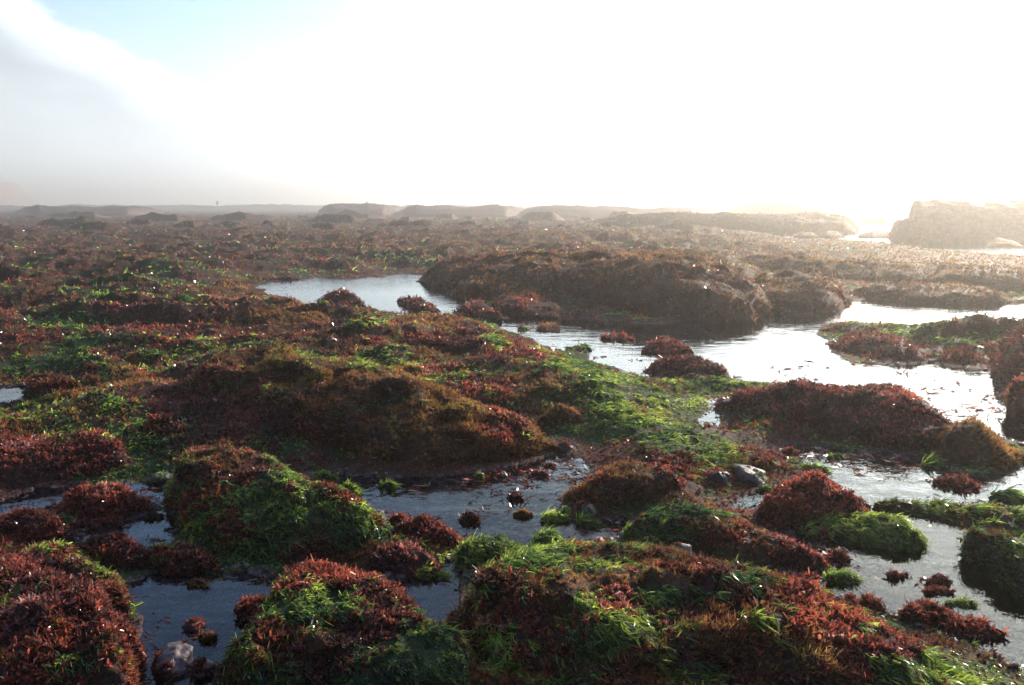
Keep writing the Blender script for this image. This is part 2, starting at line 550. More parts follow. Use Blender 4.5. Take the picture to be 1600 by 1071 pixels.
# ------------------------------------------------------------------ which seaweed grows where (places surveyed from the photograph)
GREEN_AT = [(60, 640, 90, 28), (170, 665, 120, 30), (235, 690, 60, 20), (440, 700, 45, 22), (615, 628, 34, 12), (850, 680, 40, 26),
            (560, 820, 60, 34), (470, 790, 70, 36), (440, 748, 46, 14), (410, 880, 40, 28), (770, 520, 70, 16), (560, 505, 40, 12),
            (600, 560, 60, 18), (895, 568, 55, 14), (930, 600, 90, 20), (980, 625, 110, 22), (860, 625, 50, 24), (1075, 640, 45, 20),
            (1165, 642, 34, 16), (1150, 598, 46, 12), (1050, 695, 50, 24), (1110, 715, 40, 22), (830, 865, 62, 24), (770, 850, 36, 14),
            (1060, 800, 80, 13), (985, 832, 46, 14), (940, 880, 40, 12), (1350, 825, 90, 26), (1405, 842, 34, 22), (1450, 800, 40, 12),
            (1575, 868, 40, 18), (495, 940, 50, 22), (640, 1035, 90, 46), (560, 1080, 90, 30), (1060, 930, 90, 22), (1010, 995, 70, 34), (1140, 905, 60, 12),
            (1090, 1060, 60, 30), (1440, 1045, 80, 24), (1350, 985, 40, 10), (100, 1050, 56, 32), (300, 1075, 80, 20), (120, 570, 50, 22), (150, 600, 60, 16),
            (330, 600, 50, 14), (480, 560, 60, 14), (90, 500, 60, 14), (280, 430, 60, 10), (450, 425, 50, 8), (610, 400, 60, 8), (520, 470, 36, 8),
            (300, 470, 40, 10), (160, 455, 50, 9), (880, 485, 24, 8), (1100, 700, 30, 16), (1250, 590, 26, 6), (1430, 520, 60, 12), (1500, 530, 60, 12),
            (730, 690, 30, 8), (130, 540, 40, 14), (200, 630, 60, 14), (30, 420, 40, 8), (960, 660, 40, 12), (1010, 660, 60, 12), (820, 640, 34, 14)]
BROWN_AT = [(1190, 1000, 130, 34), (1140, 960, 70, 22), (1250, 1030, 90, 30), (420, 562, 130, 16), (590, 592, 90, 18), (720, 650, 60, 22), (640, 665, 50, 18),
            (345, 722, 60, 14), (1520, 678, 44, 20), (450, 500, 70, 26), (360, 455, 42, 12), (950, 398, 260, 12), (1130, 470, 40, 20),
            (1400, 415, 250, 30), (1240, 445, 60, 16), (1000, 372, 240, 12), (700, 385, 200, 12), (1025, 770, 30, 26), (990, 740, 40, 14),
            (900, 905, 110, 14), (1000, 1060, 50, 20), (220, 600, 60, 12), (660, 510, 70, 12), (1040, 905, 70, 12), (1540, 400, 90, 14), (250, 500, 60, 12)]
RED_AT = [(1250, 865, 60, 24), (1150, 840, 50, 24), (1290, 770, 50, 18), (800, 905, 80, 24), (780, 665, 70, 30),
          (800, 960, 90, 40), (480, 880, 60, 24), (660, 840, 50, 20), (30, 720, 70, 30), (160, 700, 50, 20), (1390, 1010, 60, 18), (1000, 640, 30, 8),
          (1400, 640, 60, 22), (1200, 700, 50, 20), (800, 560, 50, 14), (700, 530, 60, 16), (1060, 575, 60, 16), (560, 980, 70, 26), (920, 720, 40, 16), (740, 840, 30, 10),
          (1360, 550, 70, 12), (1380, 620, 60, 10), (760, 600, 50, 16), (1040, 540, 40, 14), (430, 1000, 50, 30)]


def species(p, mix=(0.5, 0.34, 0.36)):
    px, py = proj(p)
    mix = (mix[0], mix[1], mix[2] + 0.09)
    mix = (mix[0], mix[1] + 0.10, mix[2])
    s = np.stack([mix[0] + 1.5 * (fbm(p, 1.3, 4, 101) - 0.5) + 1.0 * (fbm(p, 6, 3, 131) - 0.5),
                  mix[1] + 1.5 * (fbm(p, 1.6, 4, 202) - 0.5) + 1.0 * (fbm(p, 7, 3, 232) - 0.5),
                  mix[2] + 1.5 * (fbm(p, 1.1, 4, 303) - 0.5) + 1.0 * (fbm(p, 8, 3, 333) - 0.5)], -1)
    n = 1.3 * (fbm(p, 5, 4, 404) - 0.5)
    fdist = sstep(np.hypot(p[:, 0], p[:, 1]), 6, 18)
    s[:, 1] -= 0.12 * fdist
    for i, lst in ((1, GREEN_AT), (2, BROWN_AT), (0, RED_AT)):
        b = np.zeros(len(p))
        for (cx, cy_, rx, ry) in lst:
            e = np.sqrt(((px - cx) / rx) ** 2 + ((py - cy_) / ry) ** 2) + n
            b = np.maximum(b, 0.64 * sstep(e, 1.45, 0.2))
        s[:, i] += b * (1 - 0.4 * fdist)
    s = s + rng.gumbel(size=s.shape) * 0.11
    k = s.argmax(1)
    return k, s


# ------------------------------------------------------------------ seaweed builders
def norm(v):
    return v / np.maximum(np.linalg.norm(v, axis=-1, keepdims=True), 1e-9)


def ribbons(P, D, L, W, side, prof, bendv, bend):
    """N ribbons with len(prof) cross rows"""
    n = len(P)
    S = len(prof)
    ts = np.linspace(0, 1, S)
    V = np.empty((n, S, 2, 3), np.float32)
    for i, (tt, w_) in enumerate(zip(ts, prof)):
        c = P + D * (L * tt)[:, None] + bendv * (bend * L * tt * tt)[:, None]
        wv = side * (W * w_ * 0.5)[:, None]
        V[:, i, 0] = c - wv
        V[:, i, 1] = c + wv
    base = (np.arange(n) * S * 2)[:, None]
    q = []
    for i in range(S - 1):
        q.append([2 * i, 2 * i + 1, 2 * i + 3, 2 * i + 2])
    Q = (base[:, :, None] + np.array(q)[None]).reshape(-1, 4)
    return V.reshape(-1, 3), Q


def merge(parts):
    parts = [p for p in parts if p is not None and len(p[0])]
    if not parts:
        return None
    Vs, Qs, off = [], [], 0
    for V, Q in parts:
        Vs.append(V)
        Qs.append(Q + off)
        off += len(V)
    return np.concatenate(Vs), np.concatenate(Qs)


def rep(a, k):
    return np.repeat(a, k, axis=0)


FLOW = np.array([0.55, -0.75, 0.0])


def tuft_mesh(kind, P, N, S):
    if len(P):
        S = S * np.clip(0.25 + 1.5 * fbm(P, 4.1, 4, 811), 0.45, 1.6)
    return _tuft_mesh(kind, P, N, S)


def _tuft_mesh(kind, P, N, S):
    """kind 0 red leafy, 1 green strands, 2 brown bushy; P points, N normals, S scale"""
    if len(P) == 0:
        return None
    r = np.linalg.norm(P[:, :2], axis=1)
    parts = []
    for lo, hi, lod in ((0, 4.6, 0), (4.6, 10, 1), (10, 1e9, 2)):
        s_ = (r >= lo) & (r < hi)
        if not s_.any():
            continue
        p, nn, sc_ = P[s_], N[s_], S[s_]
        if kind == 0:
            K = (36, 18, 8)[lod]
            p, nn, sc_ = rep(p, K), rep(nn, K), rep(sc_, K)
            m = len(p)
            rnd = rng.normal(size=(m, 3))
            D = norm(nn * rng.uniform(0.2, 1.3, (m, 1)) + norm(rnd) * 0.9 + np.array([0, 0, 0.15]))
            p = p + norm(rng.normal(size=(m, 3))) * (rng.uniform(0, 0.014, (m, 1)) * sc_[:, None])
            thin = rng.random(m) < 0.10
            L = np.where(thin, rng.uniform(0.012, 0.026, m), rng.uniform(0.0045, 0.0165, m)) * sc_ * (1, 1.1, 1.15)[lod]
            W = L * np.where(thin, rng.uniform(0.10, 0.22, m), rng.uniform(0.3, 0.9, m))
            side = norm(np.cross(D, rng.normal(size=(m, 3))))
            prof = (0.45, 1.0, 0.95, 0.55) if lod == 0 else ((0.5, 1.0, 0.6) if lod == 1 else (0.8, 0.9))
            parts.append(ribbons(p, D, L, W, side, prof, norm(rng.normal(size=(m, 3))), rng.uniform(0.3, 1.3, m)))
        elif kind == 1:
            K = (15, 9, 5)[lod]
            fl = FLOW + 0.55 * np.stack([fbm(p, 1.1, 2, 61) - 0.5, fbm(p, 1.1, 2, 67) - 0.5, np.zeros(len(p))], -1) * 3
            fl = fl - nn * (fl * nn).sum(1, keepdims=True)
            p, nn, sc_, fl = rep(p, K), rep(nn, K), rep(sc_, K), rep(norm(fl), K)
            m = len(p)
            D = norm(nn * rng.uniform(0.05, 0.62, (m, 1)) + fl * rng.uniform(0.2, 1.0, (m, 1)) + rng.normal(size=(m, 3)) * 0.38)
            p = p + norm(rng.normal(size=(m, 3))) * (rng.uniform(0, 0.016, (m, 1)) * sc_[:, None])
            broad = rng.random(m) < 0.5
            L = np.where(broad, rng.uniform(0.010, 0.032, m), rng.uniform(0.018, 0.055, m)) * sc_
            W = np.where(broad, rng.uniform(0.004, 0.012, m), rng.uniform(0.0022, 0.005, m)) * sc_ * (1, 1.4, 2.0)[lod]
            D = norm(D + rng.normal(size=(m, 3)) * np.where(broad, 0.6, 0.15)[:, None])
            side = norm(np.cross(D, rng.normal(size=(m, 3))))
            prof = (0.7, 1.0, 0.9, 0.7, 0.2) if lod == 0 else ((0.8, 1.0, 0.3) if lod == 1 else (1.0, 0.5))
            parts.append(ribbons(p, D, L, W, side, prof, norm(fl - nn * 0.7 + rng.normal(size=(m, 3)) * 0.3), rng.uniform(0.3, 0.9, m)))
        else:
            K = (20, 12, 6)[lod]
            p, nn, sc_ = rep(p, K), rep(nn, K), rep(sc_, K)
            m = len(p)
            D = norm(nn * rng.uniform(0.4, 1.2, (m, 1)) + rng.normal(size=(m, 3)) * 0.5 + np.array([0.1, -0.05, 0.25]))
            p = p + norm(rng.normal(size=(m, 3))) * (rng.uniform(0, 0.016, (m, 1)) * sc_[:, None])
            L = rng.uniform(0.008, 0.024, m) * sc_
            W = rng.uniform(0.0018, 0.0044, m) * sc_ * (1, 1.6, 2.6)[lod]
            side = norm(np.cross(D, rng.normal(size=(m, 3))))
            prof = (0.6, 1.0, 0.3) if lod == 0 else (1.0, 0.4)
            parts.append(ribbons(p, D, L, W, side, prof, norm(rng.normal(size=(m, 3))), rng.uniform(0.1, 0.6, m)))
    return merge(parts)


KINDNAME = ['red_seaweed', 'green_seaweed', 'brown_seaweed']
KINDMAT = [M_RED, M_GREEN, M_BROWN]


def spacing(r):
    return np.maximum(0.021, 0.0058 * r)


def tuft_scale(r):
    return np.clip(0.85 + 0.0 * r, 0.85, 1) * np.maximum(1.0, (spacing(r) / 0.021) ** 0.50)


# ------------------------------------------------------------------ ground sheet
th_f = np.linspace(-52, 52, 900)
th_b = np.linspace(52, 308, 66)[1:-1]
TH = np.radians(np.concatenate([th_f, th_b]))
RR = np.concatenate([[0.0], np.geomspace(0.7, 2600, 900)])
g_r, g_t = np.meshgrid(RR[1:], TH, indexing='ij')
gx, gy = (g_r * np.sin(g_t)).ravel(), (g_r * np.cos(g_t)).ravel()
gz, gsd = gheight(gx, gy)
V = np.stack([gx, gy, gz], -1)
nr, nt = g_r.shape
idx = np.arange(nr * nt).reshape(nr, nt)
nx = np.roll(idx, -1, axis=1)
Q = np.stack([idx[:-1], idx[1:], nx[1:], nx[:-1]], -1).reshape(-1, 4)
k_, s_ = species(V)
land = sstep(gsd, -0.02, 0.06)
at_g = np.stack([land * 0.9, (k_ == 1) * 1.0, (k_ == 2) * 1.0], -1)
# centre cap under the camera
V = np.concatenate([V, [[0, 0, 0.03]]])
at_g = np.concatenate([at_g, [[1, 0, 0]]])
ci = len(V) - 1
a_, b_ = idx[0], nx[0]
cap = np.stack([np.full(nt, ci), a_, b_, b_], -1)
gq = Q
ground = mesh_obj('ground', V, gq, M_GROUND, attrs=at_g)
tag(ground, kind='structure')
capm = np.stack([np.full(nt, ci), a_, b_], -1)
gz_grid = gz.reshape(nr, nt)

# water sheet (one plane to the horizon; the pools are where the reef dips under it)
Wn = 2600.0
water = mesh_obj('water', [(-Wn, -60, 0), (Wn, -60, 0), (Wn, Wn, 0), (-Wn, Wn, 0)], [[0, 1, 2, 3]], M_WATER, smooth=False)
tag(water, kind='structure')

# ------------------------------------------------------------------ seaweed growing on the flat
WEDGE = math.radians(43)


def scatter_ground(n_target_scale=1.0):
    xs, ys = [], []
    edges = np.concatenate([[1.5], np.geomspace(1.9, 95, 60)])
    for r0, r1 in zip(edges[:-1], edges[1:]):
        rm = 0.5 * (r0 + r1)
        area = WEDGE * (r1 * r1 - r0 * r0)
        n = int(area / spacing(rm) ** 2 * n_target_scale * (1.0 if rm < 14 else (0.8 if rm < 35 else 0.55)))
        rr = np.sqrt(rng.uniform(r0 * r0, r1 * r1, n))
        tt = rng.uniform(-WEDGE, WEDGE, n)
        xs.append(rr * np.sin(tt))
        ys.append(rr * np.cos(tt))
    return np.concatenate(xs), np.concatenate(ys)


x, y = scatter_ground()
z, sd = gheight(x, y)
e = 0.02
zx, _ = gheight(x + e, y)
zy, _ = gheight(x, y + e)
N = norm(np.stack([-(zx - z) / e * 0.6, -(zy - z) / e * 0.6, np.ones_like(z)], -1))
r = np.hypot(x, y)
P3 = np.stack([x, y, z], -1)
keep = (sd > -0.02) | (rng.random(len(x)) < (0.5 * sstep(fbm(P3, 1.7, 3, 311), 0.4, 0.62) + 0.08) * sstep(r, 8.0, 5.0))
# leave patchy bare places
bare = fbm(P3, 2.3, 3, 909)
keep &= (bare > 0.36) | (rng.random(len(x)) < 0.35)
P3, N, r = P3[keep], N[keep], r[keep]
kk, _ = species(P3)
edge_s = 0.45 + 0.55 * sstep(sd[keep], 0.0, 0.35)
for k in range(3):
    s_ = kk == k
    res = tuft_mesh(k, P3[s_], N[s_], tuft_scale(r[s_]) * edge_s[s_])
    if res:
        tag(mesh_obj(KINDNAME[k], res[0], res[1], KINDMAT[k], smooth=False), kind='stuff')

# loose fragments lying in the pools
n = 9000
rr = np.sqrt(rng.uniform(2.0 ** 2, 17.0 ** 2, n * 6))
tt = rng.uniform(-WEDGE, WEDGE, n * 6)
fx, fy = rr * np.sin(tt), rr * np.cos(tt)
fsd = pool_sd(fx, fy)
pp = np.stack([fx, fy, np.zeros_like(fx)], -1)
dens = sstep(fbm(pp * np.array([1, 0.8, 1]), 2.2, 3, 515), 0.48, 0.68) * 0.9 + 0.04
dens = (dens * sstep(-fsd, 1.2, 0.0) + 0.8 * sstep(-fsd, 0.10, 0.0)) * sstep(rr, 9.0, 3.5)
s_ = (fsd < 0) & (rng.random(len(fx)) < dens)
fp = pp[s_]
fr_ = rr[s_]
fp[:, 2] = 0.001
K = 7
p = rep(fp, K)
m = len(p)
if m:
    a = rng.uniform(0, 2 * math.pi, m)
    D = np.stack([np.cos(a), np.sin(a) * 0.6, rng.uniform(-0.05, 0.28, m)], -1)
    scl = rep(np.maximum(1, (spacing(fr_) / 0.021) ** 0.6), K)
    p = p + rng.normal(size=(m, 3)) * np.array([0.02, 0.014, 0.001]) * scl[:, None]
    L = rng.uniform(0.008, 0.045, m) * scl
    side = norm(np.cross(D, np.array([0, 0, 1.0]) + rng.normal(size=(m, 3)) * 0.5))
    V_, Q_ = ribbons(p, norm(D), L, rng.uniform(0.003, 0.011, m) * scl, side, (0.5, 1.0, 0.4), norm(rng.normal(size=(m, 3)) * np.array([1, 1, 0.15])), rng.uniform(0, 0.7, m))
    tag(mesh_obj('floating_seaweed', V_, Q_, M_RED, smooth=False), kind='stuff')

# ------------------------------------------------------------------ weed-covered rocks
RNG2 = np.random.default_rng(5)


def mound(name, label, cat, cols, mix=(0.55, 0.3, 0.35), t=0.42, depth=None, steep=0.55, rough=1.0, weed=1.0, mat=None,
          group=None, endp=None, back=1.25, flat=0.0, seed=None, base_z=0.0):
    """cols: (x, y of the crest, y of the foot) along the rock as seen from the survey point. Each column becomes a real
    cross-section: foot on the flat, crest at its own distance and height, back falling away behind it."""
    c = np.array(cols, float)
    t = 0.10 + 0.80 * t if depth is None else t
    if depth is None and c[:, 2].max() < 1000:      # the dark band at the foot is partly mirror image
        c[:, 2] -= 0.13 * (c[:, 2] - c[:, 1])
    rw = float(np.hypot(*at(c[len(c) // 2, 0], min(c[len(c) // 2, 2], 1071))[:2]))
    c[:, 1] += np.minimum(0.024 * F / rw, 0.22 * np.maximum(c[:, 2] - c[:, 1], 0))      # leave room for the weed on the crest
    seed = seed if seed is not None else int(abs(c[0, 0]) * 7 + c[0, 1] * 3) % 9973
    pxs = c[:, 0]
    wpx = pxs[-1] - pxs[0]
    nu = int(np.clip(wpx / 4.0, 18, 160))
    u = np.linspace(pxs[0], pxs[-1], nu)
    top = np.interp(u, pxs, c[:, 1])
    bas = np.interp(u, pxs, c[:, 2])
    ker = np.hanning(max(3, nu // (30 if name == LG else 10)) | 1)
    ker = ker / ker.sum()
    pad = len(ker) // 2
    top = np.convolve(np.pad(top, pad, mode='edge'), ker, 'valid')
    bas = np.convolve(np.pad(bas, pad, mode='edge'), ker, 'valid')
    Pb = at(u, bas, base_z)
    rb = np.hypot(Pb[:, 0], Pb[:, 1])
    hd = Pb[:, :2] / rb[:, None]
    dt = ray(u, top)
    tan_t = -dt[:, 2] / np.hypot(dt[:, 0], dt[:, 1])
    width = np.hypot(*(Pb[-1, :2] - Pb[0, :2]))
    dmax = depth if depth is not None else 1.3 * width
    rg = np.where(tan_t > 1e-3, (CAM_H - base_z) / np.maximum(tan_t, 1e-3), 1e9)
    a = np.clip(np.minimum(t * (rg - rb), dmax), 0.01, None)
    uu = np.linspace(0, 1, nu)
    endc = np.sqrt(np.clip(1 - np.abs(2 * uu - 1) ** (endp or (10 if name == LG else 3)), 0, 1))
    a = a * (0.25 + 0.75 * endc)
    H = np.maximum(CAM_H - (rb + a) * tan_t - base_z, 0.0)
    H = H * np.clip(endc * 1.6, 0, 1)
    Hm = max(H.max(), 0.02)
    bk = a * back + 0.10 * width * endc + 0.02
    nvf = int(np.clip(Hm / max(rb.mean(), 1) * 777 / 2 + 10, 10, 46))
    vf = np.linspace(0, 1, nvf)
    nvb = 16
    vb = np.linspace(0, 1, nvb)[1:]
    rows = []
    sink = -0.14 - 0.02 * rb.mean() * 0.3
    rows.append(np.concatenate([hd * (rb - 0.02)[:, None], np.full((nu, 1), base_z + sink)], 1))
    for v in vf:
        prof = math.sin(v * math.pi / 2) ** steep
        if flat:
            prof = min(1.0, prof / (1 - flat)) if flat < 1 else 1
        rr_ = rb + a * v
        rows.append(np.concatenate([hd * rr_[:, None], (base_z + H * prof - 0.02 * (1 - v) * (H > 0))[:, None]], 1))
    for v in vb:
        prof = math.cos(v * math.pi / 2) ** 0.8
        rr_ = rb + a + bk * v
        rows.append(np.concatenate([hd * rr_[:, None], (base_z + sink + (H - sink) * prof)[:, None]], 1))
    G = np.array(rows)                       # (nv, nu, 3)
    nv = len(rows)
    Pf = G.reshape(-1, 3).copy()
    # weathered, lumpy surface
    f0 = 1.0 / max(Hm * 1.3, 0.09 * rb.mean() / 3)
    amp = rough * min(0.26 * Hm, 0.14) + 0.006
    fade = np.tile(np.clip(endc * 1.3, 0.15, 1), nv)[:, None]
    dv = np.stack([fbm(Pf, f0, 4, seed + i * 31) - 0.5 for i in range(3)], -1)
    bl = billow(Pf, f0 * 1.3, 4, seed + 7) - 0.6
    bl = np.where(bl > 0, bl * 0.4, bl * 1.3)
    vfac = np.repeat(np.concatenate([[0.3], 0.3 + 0.7 * np.sin(vf * math.pi / 2), np.cos(vb * math.pi / 2)]), nu)[:, None]
    Pn = Pf + dv * amp * 2.2 * fade * np.array([1.2, 1.2, 0.6]) * vfac
    fine = (billow(Pf, 7.0 / max(1, rb.mean() / 4), 4, seed + 19) - 0.65) * min(0.07, 0.30 * Hm + 0.01) * max(1, rb.mean() / 8)
    lump = (billow(Pf, 3.0 / max(1, rb.mean() / 4), 3, seed + 29) - 0.72) * min(0.16, 0.45 * Hm) * max(1, min(rb.mean() / 8, 2.0)) * min(1.0, rough)
    fine = fine + lump
    Pn[:, 2] += fine * vfac[:, 0] + 0.012
    Pn[:, :2] += -hd.mean(0) * (fine * vfac[:, 0] * 0.9)[:, None]
    Pn[:, 2] += (bl * amp * 1.9)[:, None][:, 0] * fade[:, 0] * vfac[:, 0]
    idx = np.arange(nv * nu).reshape(nv, nu)
    Q = np.stack([idx[:-1, :-1], idx[:-1, 1:], idx[1:, 1:], idx[1:, :-1]], -1).reshape(-1, 4)
    cen = Pn.mean(0)
    cen[2] = base_z
    k, _ = species(Pn, mix)
    at_m = np.stack([np.full(len(Pn), 0.85 if weed > 0.3 else 0.3), (k == 1) * 1.0, (k == 2) * 1.0], -1)
    root = bpy.data.objects.new(name, None)
    sc.collection.objects.link(root)
    root.location = cen
    root.empty_display_size = 0.1
    tag(root, label, cat, group)
    mesh_obj('rock', Pn, Q, mat or M_GROUND, parent=root, loc=cen, attrs=at_m)
    if weed > 0:
        A, B, C_, D_ = (Pn[Q[:, i]] for i in range(4))
        cr = np.cross(C_ - A, D_ - B)
        ar = np.linalg.norm(cr, axis=1) * 0.5
        fn = norm(cr)
        fn[fn[:, 2] < 0] *= -1
        qc = (A + B + C_ + D_) / 4
        rq = np.linalg.norm(qc[:, :2], axis=1)
        wgt = ar / spacing(rq) ** 2 * 1.25 * weed
        wgt = wgt * (qc[:, 2] > base_z - 0.03)
        tot = wgt.sum()
        n = int(tot)
        if n > 0:
            ch = RNG2.choice(len(wgt), n, p=wgt / tot)
            s, q = RNG2.random((n, 1)), RNG2.random((n, 1))
            pt = (A[ch] * (1 - s) + B[ch] * s) * (1 - q) + (D_[ch] * (1 - s) + C_[ch] * s) * q
            nn = fn[ch]
            kk, _ = species(pt, mix)
            # clumps and gaps
            kp = (fbm(pt, 5.0 / max(0.5, rb.mean() / 5), 3, seed + 3) > 0.385) | (RNG2.random(n) < 0.35)
            cnt = np.bincount(kk[kp], minlength=3)
            for kd in range(3):
                if cnt[kd] < 70:
                    kk[kk == kd] = cnt.argmax()
            for kd in range(3):
                s2 = (kk == kd) & kp
                res = tuft_mesh(kd, pt[s2], nn[s2], tuft_scale(np.linalg.norm(pt[s2][:, :2], axis=1)))
                if res:
                    tag(mesh_obj(KINDNAME[kd], res[0], res[1], KINDMAT[kd], parent=root, smooth=False, loc=cen), kind='stuff')
    return root


RK, LG, ST = 'weedy_rock', 'rock_ledge', 'stone'
R_ = (0.68, 0.27, 0.36)
Gm = (0.48, 0.50, 0.38)
Bm = (0.35, 0.2, 0.75)

# --- foreground
mound(RK, 'largest foreground mound of red, green and tan weed at the bottom centre edge', 'rock',
      [(690, 945, 1000), (750, 908, 1060), (820, 893, 1120), (900, 890, 1160), (980, 892, 1180), (1050, 901, 1180), (1120, 912, 1180), (1200, 933, 1180),
       (1260, 962, 1180), (1330, 988, 1170), (1400, 1012, 1160), (1460, 1036, 1150), (1530, 1068, 1140), (1580, 1090, 1120)], (0.5, 0.4, 0.45), t=0.5)
mound(RK, 'low mound of green strands and red weed below the lower left pool', 'rock',
      [(350, 1040, 1090), (400, 1005, 1130), (460, 940, 1160), (500, 922, 1170), (580, 938, 1170), (640, 965, 1170), (700, 995, 1160), (740, 1030, 1120)], (0.6, 0.32, 0.25), t=0.6)
mound(RK, 'rusty red weed mass filling the bottom left corner', 'rock',
      [(-160, 900, 1100), (0, 905, 1180), (60, 915, 1190), (120, 935, 1190), (170, 960, 1170), (200, 1000, 1140), (214, 1030, 1090)], R_, t=0.65)
mound(RK, 'rust red hump with pale tips, upper part of the bottom left weed mass', 'rock',
      [(20, 905, 940), (60, 872, 980), (110, 868, 1000), (150, 885, 1000), (185, 915, 990), (208, 950, 980)], R_, t=0.5)
mound(RK, 'left edge hump of maroon weed above the rusty corner mass', 'rock',
      [(-150, 870, 940), (-40, 862, 945), (0, 868, 945), (40, 880, 940), (70, 905, 930)], R_, t=0.5)
mound(RK, 'bright rust clump leaning over the lower left pool at its left shore', 'rock',
      [(110, 985, 1030), (140, 955, 1060), (175, 950, 1060), (205, 975, 1045), (220, 1010, 1035)], (1.0, 0.1, 0.1), t=0.45)
mound(RK, 'green topped tuft in the bottom left corner weed mass', 'rock',
      [(60, 1060, 1080), (90, 1030, 1110), (130, 1028, 1110), (165, 1055, 1100)], (0.2, 0.8, 0.3), t=0.5)
mound(RK, 'red crest along the far rim of the largest foreground mound', 'rock',
      [(740, 925, 950), (790, 895, 975), (850, 880, 985), (920, 882, 985), (980, 895, 975), (1020, 915, 960)], R_, t=0.45)
mound(RK, 'golden tan shaggy crest on the right shoulder of the largest foreground mound', 'rock',
      [(1010, 975, 985), (1060, 940, 1015), (1130, 945, 1035), (1200, 965, 1055), (1270, 1000, 1070), (1330, 1035, 1075)], (0.3, 0.25, 0.9), t=0.45)
mound(RK, 'dark red shoulder at the left end of the largest foreground mound', 'rock',
      [(690, 1010, 1030), (740, 965, 1070), (800, 955, 1090), (860, 970, 1090), (900, 1010, 1070)], (0.8, 0.2, 0.1), t=0.5)
mound(RK, 'scarlet and tan knoll at the right end of the largest foreground mound', 'rock',
      [(1290, 1010, 1030), (1330, 985, 1055), (1380, 990, 1070), (1430, 1015, 1080), (1470, 1045, 1080)], (0.9, 0.2, 0.2), t=0.5)
for lab_, cols_, mx_ in [
    ('glistening crimson scrap in the lower right pool near the foreground mound', [(1305, 952, 956), (1330, 936, 963), (1355, 938, 964), (1380, 955, 962)], (1, 0, 0)),
    ('larger glistening crimson scrap right of the first one, lower right pool', [(1405, 966, 972), (1430, 940, 984), (1455, 942, 986), (1485, 965, 982)], (1, 0.1, 0)),
    ('thin trailing scrap of pinkish weed at the right of the crimson scraps', [(1480, 985, 988), (1505, 968, 996), (1540, 975, 1000), (1570, 992, 998)], (0.9, 0.3, 0.1)),
    ('tiny mossy clump at the foot of the central pool between two shores', [(832, 850, 852), (846, 834, 858), (860, 832, 858), (876, 848, 855)], (0.5, 0.3, 0.6)),
    ('green dotted scrap floating at the head of the channel', [(885, 545, 547), (900, 540, 550), (915, 541, 550), (925, 547, 549)], (0.1, 0.9, 0.3)),
    ('brown scrap near the upper shore of the channel head', [(838, 514, 517), (850, 506, 520), (866, 506, 520), (876, 515, 518)], (0.4, 0.3, 0.6)),
    ('flat reddish scrap beside the small red islet in the channel', [(938, 529, 531), (955, 525, 533), (975, 526, 534), (990, 531, 533)], (0.9, 0.1, 0.3)),
    ('dark scrap below the small loose crimson clump at the right', [(1545, 778, 781), (1560, 770, 786), (1585, 772, 787), (1605, 782, 786)], (0.5, 0.5, 0.1)),
]:
    mound(RK, lab_, 'rock', cols_, mx_, t=0.6)
mound(RK, 'mound with bright green right slope and tan crest between the left and central pools', 'rock',
      [(262, 735, 800), (300, 712, 872), (350, 708, 892), (400, 720, 902), (450, 742, 908), (480, 758, 906), (520, 775, 896), (560, 790, 878), (600, 815, 862), (616, 835, 848)],
      (0.6, 0.25, 0.3), t=0.42)
mound(RK, 'small red tufted rock left of the two crimson tipped green clumps, in the central pool', 'rock',
      [(618, 825, 845), (640, 808, 862), (665, 808, 870), (695, 830, 868), (722, 852, 862)], R_, t=0.4)
mound(RK, 'pinkish domed rock fringed with weed at the foot of the central pool', 'rock',
      [(575, 880, 890), (600, 858, 905), (640, 852, 912), (670, 868, 910), (690, 890, 902)], (0.7, 0.1, 0.2), t=0.35, weed=0.5)
mound(RK, 'clump with crimson top and bright green tongue on the near shore of the central pool', 'rock',
      [(715, 860, 890), (740, 842, 905), (780, 840, 912), (820, 855, 905), (870, 866, 896), (910, 876, 890)], (0.45, 0.6, 0.1), t=0.45)
mound(RK, 'long red weed tongue pointing into the lower right pool', 'rock',
      [(975, 825, 848), (1010, 802, 862), (1050, 792, 872), (1100, 798, 885), (1140, 812, 892), (1180, 832, 898), (1230, 848, 898), (1270, 868, 895), (1296, 886, 892)],
      (0.7, 0.3, 0.2), t=0.45)
mound(RK, 'dark red dome with scarlet rim at the head of the lower right pool', 'rock',
      [(1178, 812, 826), (1200, 778, 836), (1230, 756, 842), (1270, 752, 843), (1310, 765, 840), (1340, 786, 832), (1366, 812, 824)], (0.8, 0.1, 0.2), t=0.3)
mound(RK, 'wet light green tongue draped right of the dark red dome', 'rock',
      [(1255, 822, 838), (1300, 808, 850), (1350, 804, 862), (1400, 812, 866), (1428, 832, 862), (1440, 846, 855)], Gm, t=0.5)
mound(RK, 'thin green weed strip reaching across the pool to the right edge', 'rock',
      [(1365, 790, 797), (1400, 786, 802), (1450, 788, 812), (1500, 796, 826), (1550, 800, 836), (1600, 800, 842), (1720, 805, 845)], (0.4, 0.55, 0.45), t=0.7, rough=2.0)
mound(RK, 'shaggy green and brown rock cut by the right edge, lower right', 'rock',
      [(1505, 850, 862), (1540, 842, 905), (1580, 850, 940), (1640, 850, 960), (1720, 850, 960), (1760, 870, 940)], (0.4, 0.45, 0.5), t=0.42, rough=1.8)
mound(RK, 'red and tan capped rock over dark round stones at the right of the central pool', 'rock',
      [(880, 772, 785), (920, 750, 806), (960, 735, 808), (1000, 724, 808), (1030, 735, 803), (1052, 757, 795), (1066, 780, 788)], (0.6, 0.2, 0.5), t=0.3)
mound(RK, 'ragged dark clump standing in the left pool', 'rock',
      [(95, 796, 800), (120, 768, 815), (150, 755, 822), (185, 756, 818), (212, 772, 808), (236, 794, 800)], (0.7, 0.3, 0.2), t=0.35)
